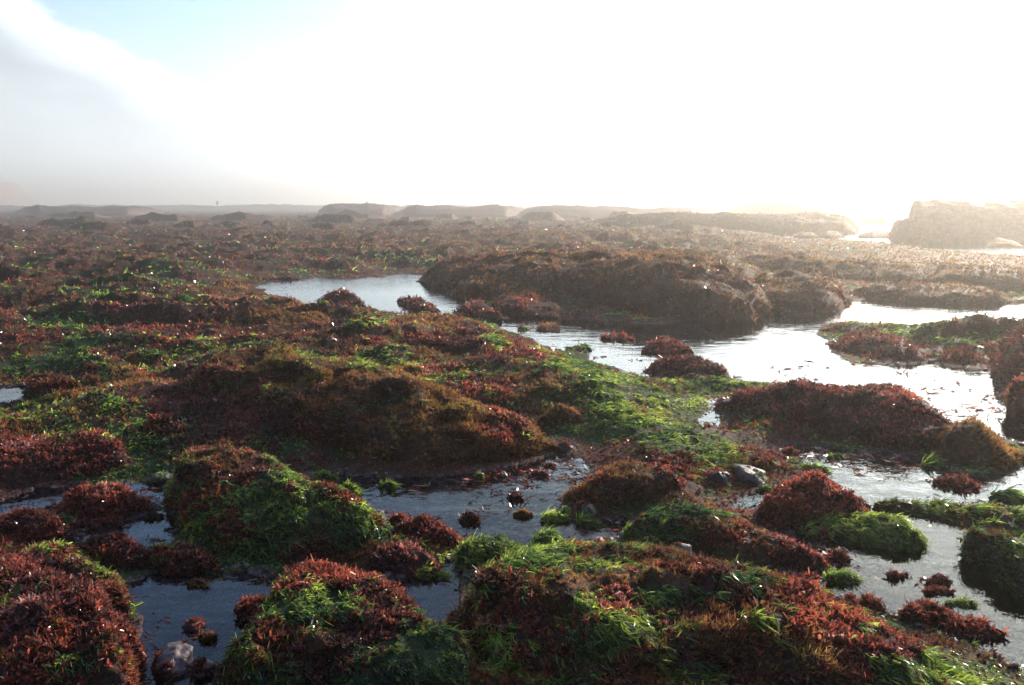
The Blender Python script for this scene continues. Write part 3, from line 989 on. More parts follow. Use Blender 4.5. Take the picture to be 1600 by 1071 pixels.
mound(RK, 'dark clump on the left edge just above the corner weed mass', 'rock',
      [(-100, 810, 880), (0, 812, 875), (50, 797, 872), (90, 802, 862), (114, 830, 850)], (0.7, 0.3, 0.2), t=0.4)
mound(RK, 'crimson topped clump on the near shore of the left pool', 'rock',
      [(120, 868, 882), (150, 842, 905), (190, 838, 908), (215, 850, 902), (240, 876, 892)], (0.85, 0.1, 0.2), t=0.35)
mound(RK, 'low dark maroon clump touching the mound with the bright green slope', 'rock',
      [(220, 878, 888), (250, 852, 902), (290, 848, 904), (320, 868, 900), (340, 885, 895)], (0.8, 0.15, 0.2), t=0.4)
mound(RK, 'red bushy bank along the far side of the left pool', 'rock',
      [(-160, 690, 780), (0, 690, 778), (60, 688, 768), (110, 684, 762), (150, 674, 756), (190, 690, 750), (215, 722, 745)], (0.8, 0.25, 0.2), t=0.45)
# --- middle
mound(RK, 'longest ridge, tan crested with a dark near face above the central pool', 'rock',
      [(270, 600, 640), (330, 562, 680), (380, 554, 705), (440, 553, 722), (500, 560, 736), (560, 575, 744), (620, 592, 748), (680, 614, 745), (720, 632, 742), (770, 641, 735),
       (810, 656, 725), (850, 680, 714), (878, 702, 706)], (0.52, 0.26, 0.5), t=0.30, weed=1.3)
mound(RK, 'low dark maroon hump left of the longest ridge', 'rock',
      [(265, 650, 672), (300, 632, 700), (340, 628, 712), (380, 640, 715), (410, 670, 712)], (0.9, 0.1, 0.1), t=0.4)
mound(RK, 'brick red ridge between the channel and the lower right pool', 'rock',
      [(1125, 618, 632), (1180, 608, 672), (1240, 606, 690), (1300, 608, 702), (1370, 604, 712), (1400, 611, 716), (1440, 634, 718), (1470, 655, 716), (1502, 684, 708)],
      (0.85, 0.1, 0.25), t=0.30)
mound(RK, 'rock with golden tuft on top at the right end of the brick red ridge', 'rock',
      [(1450, 695, 706), (1478, 670, 734), (1510, 662, 744), (1540, 680, 742), (1570, 698, 734), (1608, 714, 722)], (0.4, 0.0, 0.7), t=0.3)
mound(RK, 'small loose crimson clump alone in the lower right pool', 'rock',
      [(1458, 752, 758), (1480, 744, 764), (1505, 746, 768), (1528, 762, 768)], (1.0, 0.0, 0.0), t=0.45)
mound(RK, 'round brown rock cut by the right edge beside the channel, lower of the two', 'rock',
      [(1572, 620, 655), (1590, 585, 668), (1640, 570, 690), (1700, 565, 700), (1760, 600, 690)], (0.6, 0.1, 0.5), t=0.3)
mound(RK, 'tall brown rock cut by the right edge beside the channel, upper of the two', 'rock',
      [(1545, 560, 588), (1570, 520, 618), (1600, 508, 628), (1660, 505, 635), (1730, 530, 620)], (0.6, 0.1, 0.5), t=0.3)
mound(RK, 'small red islet in the middle of the channel', 'rock',
      [(1002, 548, 552), (1020, 533, 555), (1045, 529, 556), (1068, 540, 555), (1084, 550, 554)], (0.9, 0.0, 0.2), t=0.35)
mound(RK, 'low red spit below the small islet on the near shore of the channel', 'rock',
      [(1005, 575, 582), (1040, 560, 596), (1075, 558, 604), (1110, 570, 606), (1145, 584, 604)], (0.8, 0.2, 0.2), t=0.4)
mound(RK, 'flat grey green islet at the mouth of the bright right hand pool', 'rock',
      [(1280, 514, 518), (1310, 506, 526), (1370, 507, 532), (1430, 511, 536), (1500, 514, 540), (1560, 518, 545), (1620, 520, 550)], (0.5, 0.5, 0.4), t=0.5, rough=0.5)
mound(RK, 'rusty weed islet in front of the flat grey green islet', 'rock',
      [(1296, 538, 543), (1320, 525, 556), (1360, 524, 566), (1400, 532, 571), (1445, 558, 568)], (0.8, 0.2, 0.3), t=0.45)
mound(RK, 'small pointed reddish islet beside the tall brown rock at the right edge', 'rock',
      [(1450, 562, 568), (1478, 550, 571), (1500, 545, 573), (1518, 556, 573), (1534, 568, 572)], (0.8, 0.1, 0.3), t=0.35)
mound(RK, 'red weed ridge right below the bright mid left pool', 'rock',
      [(570, 520, 530), (600, 502, 545), (650, 496, 558), (700, 498, 568), (750, 510, 580), (800, 532, 590), (838, 556, 590)], (0.8, 0.2, 0.35), t=0.42)
mound(RK, 'red hump with pale stones left of the green meadow', 'rock',
      [(700, 590, 598), (730, 575, 620), (770, 578, 632), (800, 592, 640), (822, 615, 636)], (0.85, 0.15, 0.2), t=0.45)
mound(RK, 'brown shaggy hump left of the bright mid left pool, nearest it', 'rock',
      [(370, 510, 530), (400, 478, 548), (440, 470, 556), (480, 480, 558), (512, 500, 556), (540, 528, 550)], (0.4, 0.2, 0.7), t=0.38)
mound(RK, 'red brown low hump capped with tan at the left tip of the bright pool', 'rock',
      [(315, 458, 466), (340, 443, 474), (370, 442, 478), (398, 455, 476), (414, 468, 474)], (0.4, 0.2, 0.7), t=0.4)
mound(RK, 'dark hump between two green patches in the left field', 'rock',
      [(180, 552, 560), (205, 525, 575), (235, 522, 580), (262, 540, 578), (285, 565, 575)], (0.7, 0.2, 0.4), t=0.4)
mound(RK, 'broad brown hump behind the dark hump in the left field', 'rock',
      [(205, 505, 512), (250, 484, 520), (300, 482, 528), (345, 496, 530), (372, 516, 526)], (0.6, 0.2, 0.6), t=0.42)
mound(RK, 'rust coloured hump cut by the left edge in the upper left field', 'rock',
      [(-80, 430, 470), (0, 425, 468), (30, 426, 466), (60, 440, 462), (78, 456, 460)], (0.6, 0.2, 0.5), t=0.4)
mound(RK, 'dark broad hump cut by the left edge halfway down', 'rock',
      [(-100, 490, 570), (0, 488, 575), (50, 500, 575), (90, 525, 572), (120, 560, 568)], (0.7, 0.3, 0.2), t=0.4)
mound(RK, 'green and rust hump right of the halfway hump at the left', 'rock',
      [(90, 562, 580), (130, 545, 600), (170, 556, 618), (220, 580, 628), (262, 605, 622)], (0.4, 0.6, 0.4), t=0.45)
mound(RK, 'short rusty hump in the upper left field above the green streaks', 'rock',
      [(205, 420, 426), (222, 407, 432), (245, 408, 433), (262, 424, 430)], (0.8, 0.1, 0.4), t=0.4)
mound(RK, 'dark red rock standing in the left half of the bright mid left pool', 'rock',
      [(482, 482, 488), (510, 462, 492), (540, 456, 494), (560, 468, 493), (576, 486, 491)], (0.9, 0.05, 0.2), t=0.3)
mound(RK, 'flat dark rock standing in the right half of the bright mid left pool', 'rock',
      [(618, 468, 472), (640, 464, 488), (662, 470, 490), (688, 482, 488)], (0.9, 0.0, 0.3), t=0.35)
mound(RK, 'round reddish rock at the right shore of the bright mid left pool', 'rock',
      [(708, 492, 496), (725, 474, 504), (750, 470, 506), (770, 484, 505), (784, 500, 503)], (0.9, 0.1, 0.2), t=0.3)
mound(RK, 'red weed hump at the foot of the long dark ledge, left end', 'rock',
      [(760, 480, 490), (790, 460, 500), (830, 458, 503), (870, 474, 503), (890, 494, 500)], (0.9, 0.1, 0.3), t=0.35)
mound(RK, 'smallest red hump at the channel head beside a green tuft', 'rock',
      [(885, 496, 500), (905, 485, 505), (925, 488, 506), (944, 502, 504)], (1, 0.1, 0.1), t=0.35)
mound(LG, 'long dark ledge with weedy flat top above the channel', 'rock ledge',
      [(650, 434, 440), (690, 412, 450), (760, 400, 466), (830, 394, 474), (900, 392, 480), (950, 393, 486), (1000, 392, 492), (1050, 396, 496), (1090, 403, 500), (1130, 418, 500), (1170, 440, 498), (1200, 468, 492)],
      (0.6, 0.1, 0.6), t=0.22, steep=0.45, depth=2.3, rough=1.5)
mound(RK, 'dark rounded boss with red rim jutting from the right end of the long ledge', 'rock',
      [(1088, 468, 508), (1108, 446, 515), (1135, 449, 516), (1158, 466, 514), (1180, 492, 509)], (0.8, 0.0, 0.4), t=0.2)
mound(LG, 'squat dark ledge right of the rounded boss, sloping to the bright pool', 'rock ledge',
      [(1150, 450, 492), (1190, 431, 500), (1230, 425, 501), (1262, 429, 499), (1292, 441, 496), (1312, 455, 488), (1336, 472, 478)], (0.6, 0.1, 0.5), t=0.2)
mound(RK, 'weedy lump leaning against the near face of the long dark ledge, left part', 'rock',
      [(705, 458, 464), (735, 436, 478), (780, 428, 484), (825, 440, 486), (850, 465, 484)], (0.5, 0.2, 0.7), t=0.2)
mound(RK, 'weedy lump leaning against the near face of the long dark ledge, middle part', 'rock',
      [(930, 462, 488), (965, 436, 497), (1010, 430, 502), (1050, 446, 504), (1075, 478, 500)], (0.6, 0.1, 0.6), t=0.2)
mound(RK, 'rounded bump on the flat top of the long dark ledge', 'rock',
      [(820, 440, 470), (850, 420, 480), (890, 418, 485), (930, 425, 485), (960, 450, 480)], (0.5, 0.3, 0.5), t=0.25)
# --- right slabs
mound(LG, 'low slab along the far shore of the bright right hand pool', 'rock ledge',
      [(1330, 455, 462), (1370, 446, 468), (1430, 442, 474), (1500, 446, 477), (1550, 456, 476), (1590, 468, 473)], (0.4, 0.2, 0.7), t=0.3, depth=1.2, rough=0.6)
mound(LG, 'wide pale brown slab reaching the right edge above the low slab', 'rock ledge',
      [(1180, 416, 428), (1260, 410, 438), (1360, 409, 446), (1450, 414, 452), (1530, 420, 458), (1620, 422, 462), (1750, 422, 462)], (0.4, 0.2, 0.7), t=0.25, depth=1.6, rough=0.5)
mound(LG, 'narrow slab behind the squat dark ledge', 'rock ledge',
      [(1115, 410, 418), (1170, 400, 430), (1230, 398, 436), (1290, 408, 440), (1340, 430, 438)], (0.5, 0.2, 0.6), t=0.25, depth=1.5)
mound(RK, 'rounded hazy hump behind the narrow slab', 'rock',
      [(1112, 390, 396), (1140, 380, 402), (1180, 377, 405), (1215, 384, 405), (1240, 396, 402)], (0.4, 0.2, 0.7), t=0.3)
# --- far
mound(RK, 'wide flat hump in the distance directly behind the long ledge', 'rock',
      [(755, 380, 384), (790, 366, 386), (850, 361, 388), (900, 364, 388), (935, 380, 386)], (0.4, 0.3, 0.6), t=0.25, depth=2)
mound(RK, 'rounded dark hump beside the wide flat hump, to its right', 'rock',
      [(925, 378, 384), (945, 363, 387), (985, 362, 388), (1020, 380, 386)], (0.5, 0.2, 0.6), t=0.25, depth=2)
mound(RK, 'small far dark rock standing proud near the middle of the flat', 'rock',
      [(786, 352, 356), (796, 344, 358), (812, 344, 358), (826, 354, 357)], (0.7, 0.1, 0.3), t=0.3, weed=0.5)
mound(RK, 'far pair-like red brown rock left of the middle of the flat', 'rock',
      [(560, 356, 360), (578, 346, 363), (598, 346, 363), (618, 358, 362)], (0.7, 0.1, 0.4), t=0.3, weed=0.5)
mound(LG, 'long hazy ledge ending at the far water gap', 'rock ledge',
      [(900, 350, 354), (960, 338, 360), (1060, 334, 364), (1180, 335, 366), (1280, 335, 367), (1320, 340, 367), (1342, 354, 366)], (0.5, 0.3, 0.4), t=0.2, depth=4, steep=0.5, weed=0.7)
mound(LG, 'pale ledge rising on the skyline behind the long hazy ledge', 'rock ledge',
      [(1110, 334, 338), (1150, 324, 342), (1190, 319, 345), (1250, 318, 346), (1290, 324, 346), (1310, 334, 344)], (0.5, 0.3, 0.4), t=0.2, depth=5, steep=0.5, weed=0.5)
mound(RK, 'pale far rock in the gap between the two skyline ledges', 'rock',
      [(1338, 345, 348), (1356, 336, 350), (1382, 333, 351), (1408, 345, 350)], (0.5, 0.3, 0.4), t=0.2, depth=4, weed=0.4)
mound(LG, 'tallest hazy ledge, flat topped, at the right edge of the skyline', 'rock ledge',
      [(1414, 350, 378), (1417, 320, 379), (1424, 317, 379), (1440, 317, 380), (1480, 315, 380), (1520, 313, 380), (1560, 316, 380), (1640, 317, 380), (1800, 318, 380), (1830, 340, 380)],
      (0.5, 0.1, 0.6), t=0.2, depth=2.0, steep=0.35, weed=0.2, seed=42)
mound(RK, 'low hazy hump at the foot of the tallest ledge, left of it', 'rock', [(1386, 366, 372), (1396, 348, 378), (1415, 343, 380), (1440, 348, 381), (1460, 368, 380)], (0.5, 0.3, 0.4), t=0.25, depth=2)
for i, (cx_, lab) in enumerate([(1262, 'first of three dark stones in the far water gap'), (1300, 'middle of three dark stones in the far water gap'),
                                (1375, 'broadest of three dark stones by the far water gap')]):
    w_ = (22, 22, 34)[i]
    mound(RK, lab, 'rock', [(cx_ - w_, 370, 372), (cx_ - w_ * 0.4, 363, 374), (cx_ + w_ * 0.3, 363, 374), (cx_ + w_, 371, 373)], (0.6, 0.2, 0.4), t=0.3, weed=0.4)
mound(RK, 'dim stone in the white water strip before the tallest ledge', 'rock',
      [(1540, 383, 386), (1555, 374, 388), (1580, 373, 388), (1598, 384, 387)], (0.6, 0.2, 0.4), t=0.3, weed=0.4)
SKY_L = [
    ('low skyline ledge left of the walker', [(20, 325, 333), (60, 321, 341), (75, 323, 341), (110, 322, 341), (150, 323, 341), (200, 322, 341), (262, 325, 338)]),
    ('skyline ledge the distant walker stands on', [(230, 325, 329), (270, 320.5, 331), (300, 321.5, 331), (340, 321, 331), (400, 320, 331), (420, 321.5, 331), (450, 319, 331), (530, 325, 329)]),
    ('bumpy skyline ledge left of centre', [(495, 324, 338), (520, 318, 343), (535, 316, 343), (560, 318, 343), (575, 316.5, 343), (600, 320, 343), (645, 325, 338)]),
    ('low bumpy skyline ledge at centre', [(620, 325, 338), (650, 319.5, 344), (670, 321.5, 344), (700, 320, 344), (730, 323, 344), (770, 319, 344), (790, 321, 344), (835, 325, 340)]),
    ('skyline ledge with hazy humped top just right of centre', [(800, 326, 340), (850, 322, 345), (865, 319, 345), (885, 319, 345), (930, 322, 345), (960, 321, 345), (1000, 324, 345), (1080, 323, 345), (1150, 328, 341)]),
]
SKY_L.append(('long thin reef line closing the horizon behind the other skyline ledges', [(-200, 323, 329)] + [(x_, 320.2 + 1.2 * math.sin(x_ * 0.031) * math.sin(x_ * 0.011 + 1), 331) for x_ in range(-150, 1160, 24)] + [(1200, 325, 329)]))
for lab, cols in SKY_L:
    mound(LG, lab, 'rock ledge', [(a, b + 2.2, c_) for a, b, c_ in cols], (0.5, 0.3, 0.4), t=0.2, depth=9, steep=0.5, weed=0.25, rough=0.35, endp=3)


# hummocks strewn over the far flat
HR = np.random.default_rng(77)
placed = []
tries = 0
while len(placed) < 85 and tries < 6000:
    tries += 1
    hx = HR.uniform(-60, 1660)
    hy = 345 + 100 * HR.random() ** 1.5
    q = at(np.array([hx]), np.array([hy]))[0]
    if pool_sd(np.array([q[0]]), np.array([q[1]]))[0] < 0.9 or (hx > 1080 and hy < 412):
        continue
    if 640 < hx < 1340 and hy > 385 or hx > 1150 and hy > 390:
        continue
    wp = HR.uniform(30, 210) * (0.5 + (hy - 330) / 110)
    hp = min(wp * HR.uniform(0.14, 0.3), 13) + HR.uniform(2, 5)
    if any(abs(hx - a) < (wp + b) * 0.42 and abs(hy - c_) < 8 for a, b, c_ in placed):
        continue
    placed.append((hx, wp, hy))
    m1, m2, m3 = HR.uniform(0.3, 0.8), HR.uniform(0.1, 0.5), HR.uniform(0.2, 0.7)
    sk = HR.uniform(-0.15, 0.15)
    mound(RK, 'low weedy hummock strewn over the far reef flat', 'rock',
          [(hx - wp / 2, hy - hp * 0.25, hy - 2), (hx + wp * (sk - 0.22), hy - hp, hy), (hx + wp * (sk + 0.1), hy - hp * 0.95, hy + 1),
           (hx + wp * 0.33, hy - hp * 0.6, hy), (hx + wp / 2, hy - 2, hy - 1)], (m1, m2, m3), t=0.3, depth=1.2, steep=0.45, rough=1.3, endp=4, group='hummocks over the far reef flat', weed=0.8,
          seed=100 + len(placed))


placed = []
tries = 0
while len(placed) < 60 and tries < 6000:
    tries += 1
    hx = HR.uniform(-60, 900)
    hy = HR.uniform(440, 720)
    q = at(np.array([hx]), np.array([hy]))[0]
    wp = HR.uniform(45, 130) * (0.55 + (hy - 440) / 400)
    if pool_sd(np.array([q[0]]), np.array([q[1] + 0.2]))[0] < 0.35 or pool_sd(np.array([q[0] - wp / F * q[1] * 0.5]), np.array([q[1]]))[0] < 0.1 \
            or pool_sd(np.array([q[0] + wp / F * q[1] * 0.5]), np.array([q[1]]))[0] < 0.1:
        continue
    if (hx > 560 and hy < 600) or (270 < hx < 880 and hy > 570) or (370 < hx < 560 and hy > 470 and hy < 560):
        continue
    hp = wp * HR.uniform(0.30, 0.50) + 3
    if any(abs(hx - a) < (wp + b) * 0.42 and abs(hy - c_) < 16 for a, b, c_ in placed):
        continue
    placed.append((hx, wp, hy))
    m1, m2, m3 = HR.uniform(0.35, 0.85), HR.uniform(0.05, 0.5), HR.uniform(0.2, 0.7)
    sk = HR.uniform(-0.15, 0.15)
    mound(RK, 'shaggy red brown hummock in the tangled flat left of the pools', 'rock',
          [(hx - wp / 2, hy - hp * 0.2, hy - 3), (hx + wp * (sk - 0.22), hy - hp, hy), (hx + wp * (sk + 0.1), hy - hp * 0.9, hy + 2),
           (hx + wp * 0.33, hy - hp * 0.5, hy + 1), (hx + wp / 2, hy - 2, hy)], (m1, m2, m3), t=0.14, rough=1.5, group='hummocks in the tangled flat left of the pools',
          seed=300 + len(placed))


# ------------------------------------------------------------------ bare stones
def stone(label, px, py, w_px, h_px, mat, cat='stone', seed=0, squash=1.0):
    c = at(np.array([px]), np.array([py]))[0]
    dist = math.hypot(c[0], c[1])
    rx = w_px / F * dist / 2
    rz = h_px / F * dist * 0.85
    ry = rx * squash
    nu, nv = 40, 24
    th = np.linspace(0, 2 * math.pi, nu, endpoint=False)
    ph = np.linspace(0.02, math.pi - 0.02, nv)
    PH, T = np.meshgrid(ph, th, indexing='ij')
    S = np.stack([np.sin(PH) * np.cos(T), np.sin(PH) * np.sin(T), np.cos(PH)], -1).reshape(-1, 3)
    rad = 0.62 + 0.75 * fbm(S + seed * 3.1, 1.2, 4, seed) + 0.22 * (billow(S + seed, 2.2, 4, seed + 3) - 0.5)
    rad = rad * np.minimum(1.0, 0.78 / np.maximum(np.abs(S @ norm(np.random.default_rng(seed).normal(size=(3, 5)).T).T).max(1), 0.3) ** 0.6)
    Pn = S * rad[:, None] * np.array([rx, ry, rz]) + np.array([c[0], c[1] + ry * 0.6, rz * 0.15])
    idx = np.arange(nu * nv).reshape(nv, nu)
    nx_ = np.roll(idx, -1, 1)
    Q = np.stack([idx[:-1], idx[1:], nx_[1:], nx_[:-1]], -1).reshape(-1, 4)
    o = mesh_obj('stone', Pn, Q, mat, loc=(c[0], c[1], 0), attrs=np.tile([0.2, 0, 0], (len(Pn), 1)))
    o.location = (c[0], c[1], 0)
    tag(o, label, cat)
    sel = (Pn[:, 2] > 0.0) & (fbm(Pn, 14, 3, seed + 40) > 0.47)
    pts = Pn[sel]
    if len(pts) > 30:
        pts = pts[np.random.default_rng(seed).permutation(len(pts))[:70]]
        nn = norm(pts - np.array([c[0], c[1] + ry * 0.6, rz * 0.15]))
        res = tuft_mesh(0 if seed % 3 else 1, pts, nn, np.full(len(pts), 0.4))
        tag(mesh_obj('weed_fringe', res[0], res[1], M_RED if seed % 3 else M_GREEN, parent=o, smooth=False, loc=(c[0], c[1], 0)), kind='stuff')


stone('pale pinkish stone half in the water at the foot of the lower left pool', 262, 1052, 74, 30, M_PINK, seed=1)
stone('smaller pale stone touching the pinkish one at the bottom of the lower left pool', 316, 1056, 40, 18, M_PINK, seed=2)
stone('left of two little grey stones in the shade edge of the central pool', 750, 748, 17, 8, M_DARK, seed=3)
stone('right of two little grey stones in the shade edge of the central pool', 787, 747, 15, 9, M_DARK, seed=4)
stone('large dark round stone below the red and tan capped rock', 915, 812, 44, 24, M_DARK, seed=5)
stone('small dark round stone in the central pool beside the large round one', 878, 808, 26, 15, M_DARK, seed=6)
stone('mauve stone in the water right of the central pool tip', 940, 866, 56, 20, M_PINK, seed=7)
stone('mauve stone with weed at the left end of the lower right pool', 1062, 890, 66, 34, M_PINK, seed=8)
stone('grey mauve boulder above the head of the lower right pool', 1180, 756, 60, 24, M_PINK, seed=9)
stone('grey stone left of the mauve boulder', 1128, 762, 40, 26, M_DARK, seed=10)
stone('bare stone at the tiny pool below the green meadow', 1138, 640, 34, 18, M_DARK, seed=11)
stone('pale pebble on the shore left of the lower left pool', 168, 915, 30, 16, M_PINK, seed=12)
stone('bluish pebble at the neck above the central pool', 884, 708, 30, 14, M_DARK, seed=13)
stone('pink stone lying under the water of the lower left pool', 300, 985, 34, 12, M_PINK, seed=14)
stone('grey shiny stone in the shade right of the left pool', 246, 758, 44, 14, M_DARK, seed=15)
stone('pale stone on the red hump near the channel shore', 852, 560, 40, 18, M_PINK, seed=16)
mound(RK, 'small crimson lump breaking the surface of the lower left pool', 'rock', [(370, 958, 968), (385, 936, 976), (405, 932, 976), (426, 952, 968)], (1.0, 0, 0.1), t=0.5)

placed = []
tries = 0
while len(placed) < 46 and tries < 9000:
    tries += 1
    hx = HR.uniform(120, 1590)
    hy = HR.uniform(515, 1035)
    q = at(np.array([hx]), np.array([hy]))[0]
    sdq = pool_sd(np.array([q[0]]), np.array([q[1]]))[0]
    if sdq > -0.03 or sdq < -0.40 or (hx > 1250 and hy < 700):
        continue
    wp = HR.uniform(22, 46) * (0.5 + (hy - 500) / 700)
    hp = wp * HR.uniform(0.16, 0.34)
    if any(abs(hx - a) < (wp + b) * 0.6 and abs(hy - c_) < 14 for a, b, c_ in placed):
        continue
    placed.append((hx, wp, hy))
    mixq = [(0.95, 0.1, 0.1), (0.6, 0.2, 0.5), (0.3, 0.7, 0.2)][len(placed) % 3]
    mound(RK, 'hand sized weedy scrap breaking the surface near a pool edge', 'rock',
          [(hx - wp / 2, hy, hy), (hx - wp * 0.2, hy - hp, hy + 2), (hx + wp * 0.15, hy - hp * 0.8, hy + 2), (hx + wp / 2, hy - 1, hy)], mixq, t=0.6,
          weed=2.2, endp=2, group='weedy scraps along the pool edges', seed=500 + len(placed))

# pebbles and shell grit along the pool margins and on the shallow floors
PR = np.random.default_rng(9)
n = 26000
rr = np.sqrt(PR.uniform(2.0 ** 2, 8.5 ** 2, n))
tt = PR.uniform(-WEDGE, WEDGE, n)
qx, qy = rr * np.sin(tt), rr * np.cos(tt)
qz, qs = gheight(qx, qy)
pk = (qs > -0.30) & (qs < 0.05) & (fbm(np.stack([qx, qy, qz], -1), 1.9, 3, 640) + PR.uniform(-0.1, 0.1, n) > 0.56)
qx, qy, qz = qx[pk][:1400], qy[pk][:1400], qz[pk][:1400]
nu, nv = 8, 6
th = np.linspace(0, 2 * math.pi, nu, endpoint=False)
ph = np.linspace(0.05, math.pi - 0.05, nv)
PH, T = np.meshgrid(ph, th, indexing='ij')
S = np.stack([np.sin(PH) * np.cos(T), np.sin(PH) * np.sin(T), np.cos(PH)], -1).reshape(-1, 3)
m = len(qx)
sz = PR.uniform(0.006, 0.012, m) * (1 + 1.6 * PR.random(m) ** 4)
an = PR.uniform(0, 2 * math.pi, m)
jit = PR.uniform(0.72, 1.2, (m, len(S), 1))
Vp = S[None] * jit * np.stack([sz * PR.uniform(0.9, 1.7, m), sz, sz * PR.uniform(0.45, 0.8, m)], -1)[:, None]
ca, sa = np.cos(an)[:, None], np.sin(an)[:, None]
Vp = np.stack([Vp[..., 0] * ca - Vp[..., 1] * sa + qx[:, None], Vp[..., 0] * sa + Vp[..., 1] * ca + qy[:, None], Vp[..., 2] + (qz + 0.003)[:, None]], -1)
idx = np.arange(nu * nv).reshape(nv, nu)
nx_ = np.roll(idx, -1, 1)
Qp = np.stack([idx[:-1], idx[1:], nx_[1:], nx_[:-1]], -1).reshape(-1, 4)
Qa = (Qp[None] + (np.arange(m) * nu * nv)[:, None, None]).reshape(-1, 4)
tag(mesh_obj('pebbles', Vp.reshape(-1, 3), Qa, M_PINK), kind='stuff')

# ------------------------------------------------------------------ cliff far on the left shore
cy_n = 90
Cd = 450.0
xs = np.linspace(-420, -296, cy_n)
tops = np.interp(xs, [-420, -330, -306, -302, -299, -297, -296], [17, 16, 15, 12, 6, 3, 0.6])
rows = []
pbase = np.stack([xs, np.full(cy_n, Cd), np.zeros(cy_n)], -1)
for v, off, hh in ((0, 0, -1.5), (0.15, 1, 0.12), (0.3, 3, 0.30), (0.5, 4, 0.55), (0.7, 5, 0.8), (0.9, 7, 0.97), (1, 11, 1.0), (1, 40, 1.05), (1, 60, -0.2)):
    q = pbase.copy()
    q[:, 1] += off
    q[:, 2] = tops * hh if hh > 0 else hh
    nz = np.stack([fbm(q + v * 9, 0.09, 5, 700 + i) - 0.5 for i in range(3)], -1)
    q = q + nz * np.array([6, 9, 3]) * (0.3 if hh < 0 else 1) * np.clip(tops / 8, 0.1, 1)[:, None]
    rows.append(q)
Gc = np.array(rows)
idx = np.arange(Gc.shape[0] * cy_n).reshape(Gc.shape[0], cy_n)
Q = np.stack([idx[:-1, :-1], idx[:-1, 1:], idx[1:, 1:], idx[1:, :-1]], -1).reshape(-1, 4)
cl = mesh_obj('cliff', Gc.reshape(-1, 3), Q, M_CLIFF)
tag(cl, kind='structure')

# ------------------------------------------------------------------ the distant walker on the skyline
pd = 150.0
pc = at(np.array([342.0]), np.array([360.0]))[0]
dr = np.array([pc[0], pc[1]]) / math.hypot(pc[0], pc[1])
M_CLOTH = stone_mat('dark_coat', [(0.2, (0.02, 0.02, 0.03)), (0.8, (0.05, 0.05, 0.06))], 0.8, 5)
M_SKIN = stone_mat('skin', [(0.2, (0.3, 0.17, 0.12)), (0.8, (0.4, 0.24, 0.18))], 0.6, 5)


def skin_body(name, pts, edges, mat, parent, root=0):
    me = bpy.data.meshes.new(name)
    me.from_pydata([p[:3] for p in pts], edges, [])
    me.materials.append(mat)
    o = bpy.data.objects.new(name, me)
    sc.collection.objects.link(o)
    o.parent = parent
    sk = o.modifiers.new('skin', 'SKIN')
    sk.use_smooth_shade = True
    for v, p in zip(me.skin_vertices[0].data, pts):
        v.radius = (p[3], p[3])
    me.skin_vertices[0].data[root].use_root = True
    o.modifiers.new('sub', 'SUBSURF').levels = 2
    return o


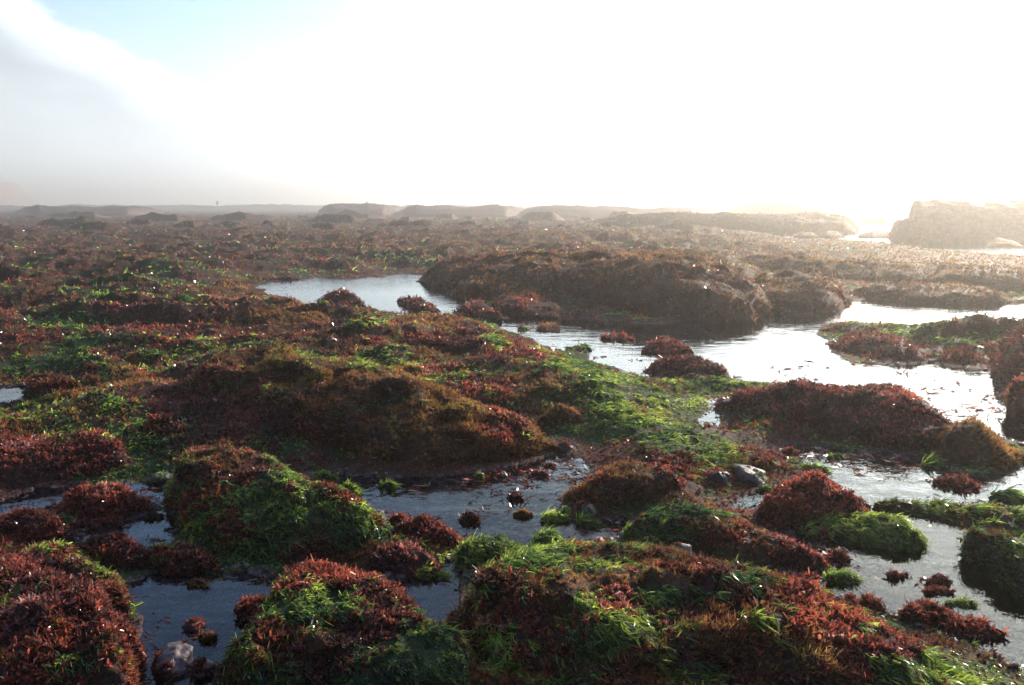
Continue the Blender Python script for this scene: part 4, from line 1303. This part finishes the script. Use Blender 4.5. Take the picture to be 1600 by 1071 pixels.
def person(loc, rz):
    root = bpy.data.objects.new('person', None)
    sc.collection.objects.link(root)
    root.location = loc
    root.rotation_euler = (0, 0, rz)
    tag(root, 'tiny distant person in dark clothes standing on the skyline ledge', 'person')
    pts = [(0, 0, 0.92, .13), (0, 0, 1.10, .12), (0, -.01, 1.30, .15), (0, -.01, 1.44, .10), (0, 0, 1.52, .055), (0, .01, 1.60, .085), (0, .01, 1.72, .085),
           (-.10, 0, .86, .10), (-.11, .05, .48, .065), (-.11, -.05, .08, .05), (-.11, .12, .04, .04),
           (.10, 0, .86, .10), (.12, -.03, .48, .065), (.13, -.14, .08, .05), (.13, .02, .04, .04),
           (-.19, 0, 1.42, .06), (-.25, -.04, 1.14, .045), (-.24, .08, .90, .033), (-.24, .12, .82, .028),
           (.19, 0, 1.42, .06), (.25, -.06, 1.14, .045), (.24, .04, .90, .033), (.24, .08, .82, .028)]
    ed = [(0, 1), (1, 2), (2, 3), (3, 4), (4, 5), (5, 6), (0, 7), (7, 8), (8, 9), (9, 10), (0, 11), (11, 12), (12, 13), (13, 14),
          (3, 15), (15, 16), (16, 17), (17, 18), (3, 19), (19, 20), (20, 21), (21, 22)]
    skin_body('body', pts, ed, M_SKIN, root)
    cpts = [(0, 0, .84, .17), (0, 0, 1.08, .155), (0, -.01, 1.30, .175), (0, -.01, 1.44, .12), (-.20, 0, 1.42, .075), (-.26, -.04, 1.14, .06),
            (-.245, .07, .92, .048), (.20, 0, 1.42, .075), (.26, -.06, 1.14, .06), (.245, .035, .92, .048)]
    skin_body('coat', cpts, [(0, 1), (1, 2), (2, 3), (3, 4), (4, 5), (5, 6), (3, 7), (7, 8), (8, 9)], M_CLOTH, root)
    tp = [(0, 0, .90, .15), (-.10, 0, .84, .115), (-.11, .05, .48, .08), (-.11, -.04, .14, .065), (.10, 0, .84, .115), (.12, -.03, .48, .08), (.13, -.12, .14, .065)]
    skin_body('trousers', tp, [(0, 1), (1, 2), (2, 3), (0, 4), (4, 5), (5, 6)], M_CLOTH, root)
    hp = [(0, .01, 1.63, .09), (0, .012, 1.74, .085)]
    skin_body('hat', hp, [(0, 1)], M_CLOTH, root)
    return root


PERSON_R = 237.0
walker = person((dr[0] * PERSON_R, dr[1] * PERSON_R, 1.45), 0.4)

# ------------------------------------------------------------------ sea haze
HZ0, HZ1 = -2.6, 20.0
HX, HY0, HY1 = 2700.0, -80.0, 2700.0
hv = [(-HX, HY0, HZ0), (HX, HY0, HZ0), (HX, HY1, HZ0), (-HX, HY1, HZ0), (-HX, HY0, HZ1), (HX, HY0, HZ1), (HX, HY1, HZ1), (-HX, HY1, HZ1)]
hq = [[0, 3, 2, 1], [4, 5, 6, 7], [0, 1, 5, 4], [1, 2, 6, 5], [2, 3, 7, 6], [3, 0, 4, 7]]
M_HAZE = bpy.data.materials.new('sea_haze')
M_HAZE.use_nodes = True
t = NT(M_HAZE.node_tree)
t.n.clear()
out = t.node('ShaderNodeOutputMaterial')
pv = t.node('ShaderNodeVolumePrincipled')
pv.inputs['Color'].default_value = (1.0, 0.955, 0.885, 1)
pv.inputs['Density'].default_value = 0.0045
pv.inputs['Anisotropy'].default_value = 0.82
t.l.new(pv.outputs[0], out.inputs['Volume'])
haze = mesh_obj('haze', hv, hq, M_HAZE, smooth=False)
tag(haze, kind='stuff')
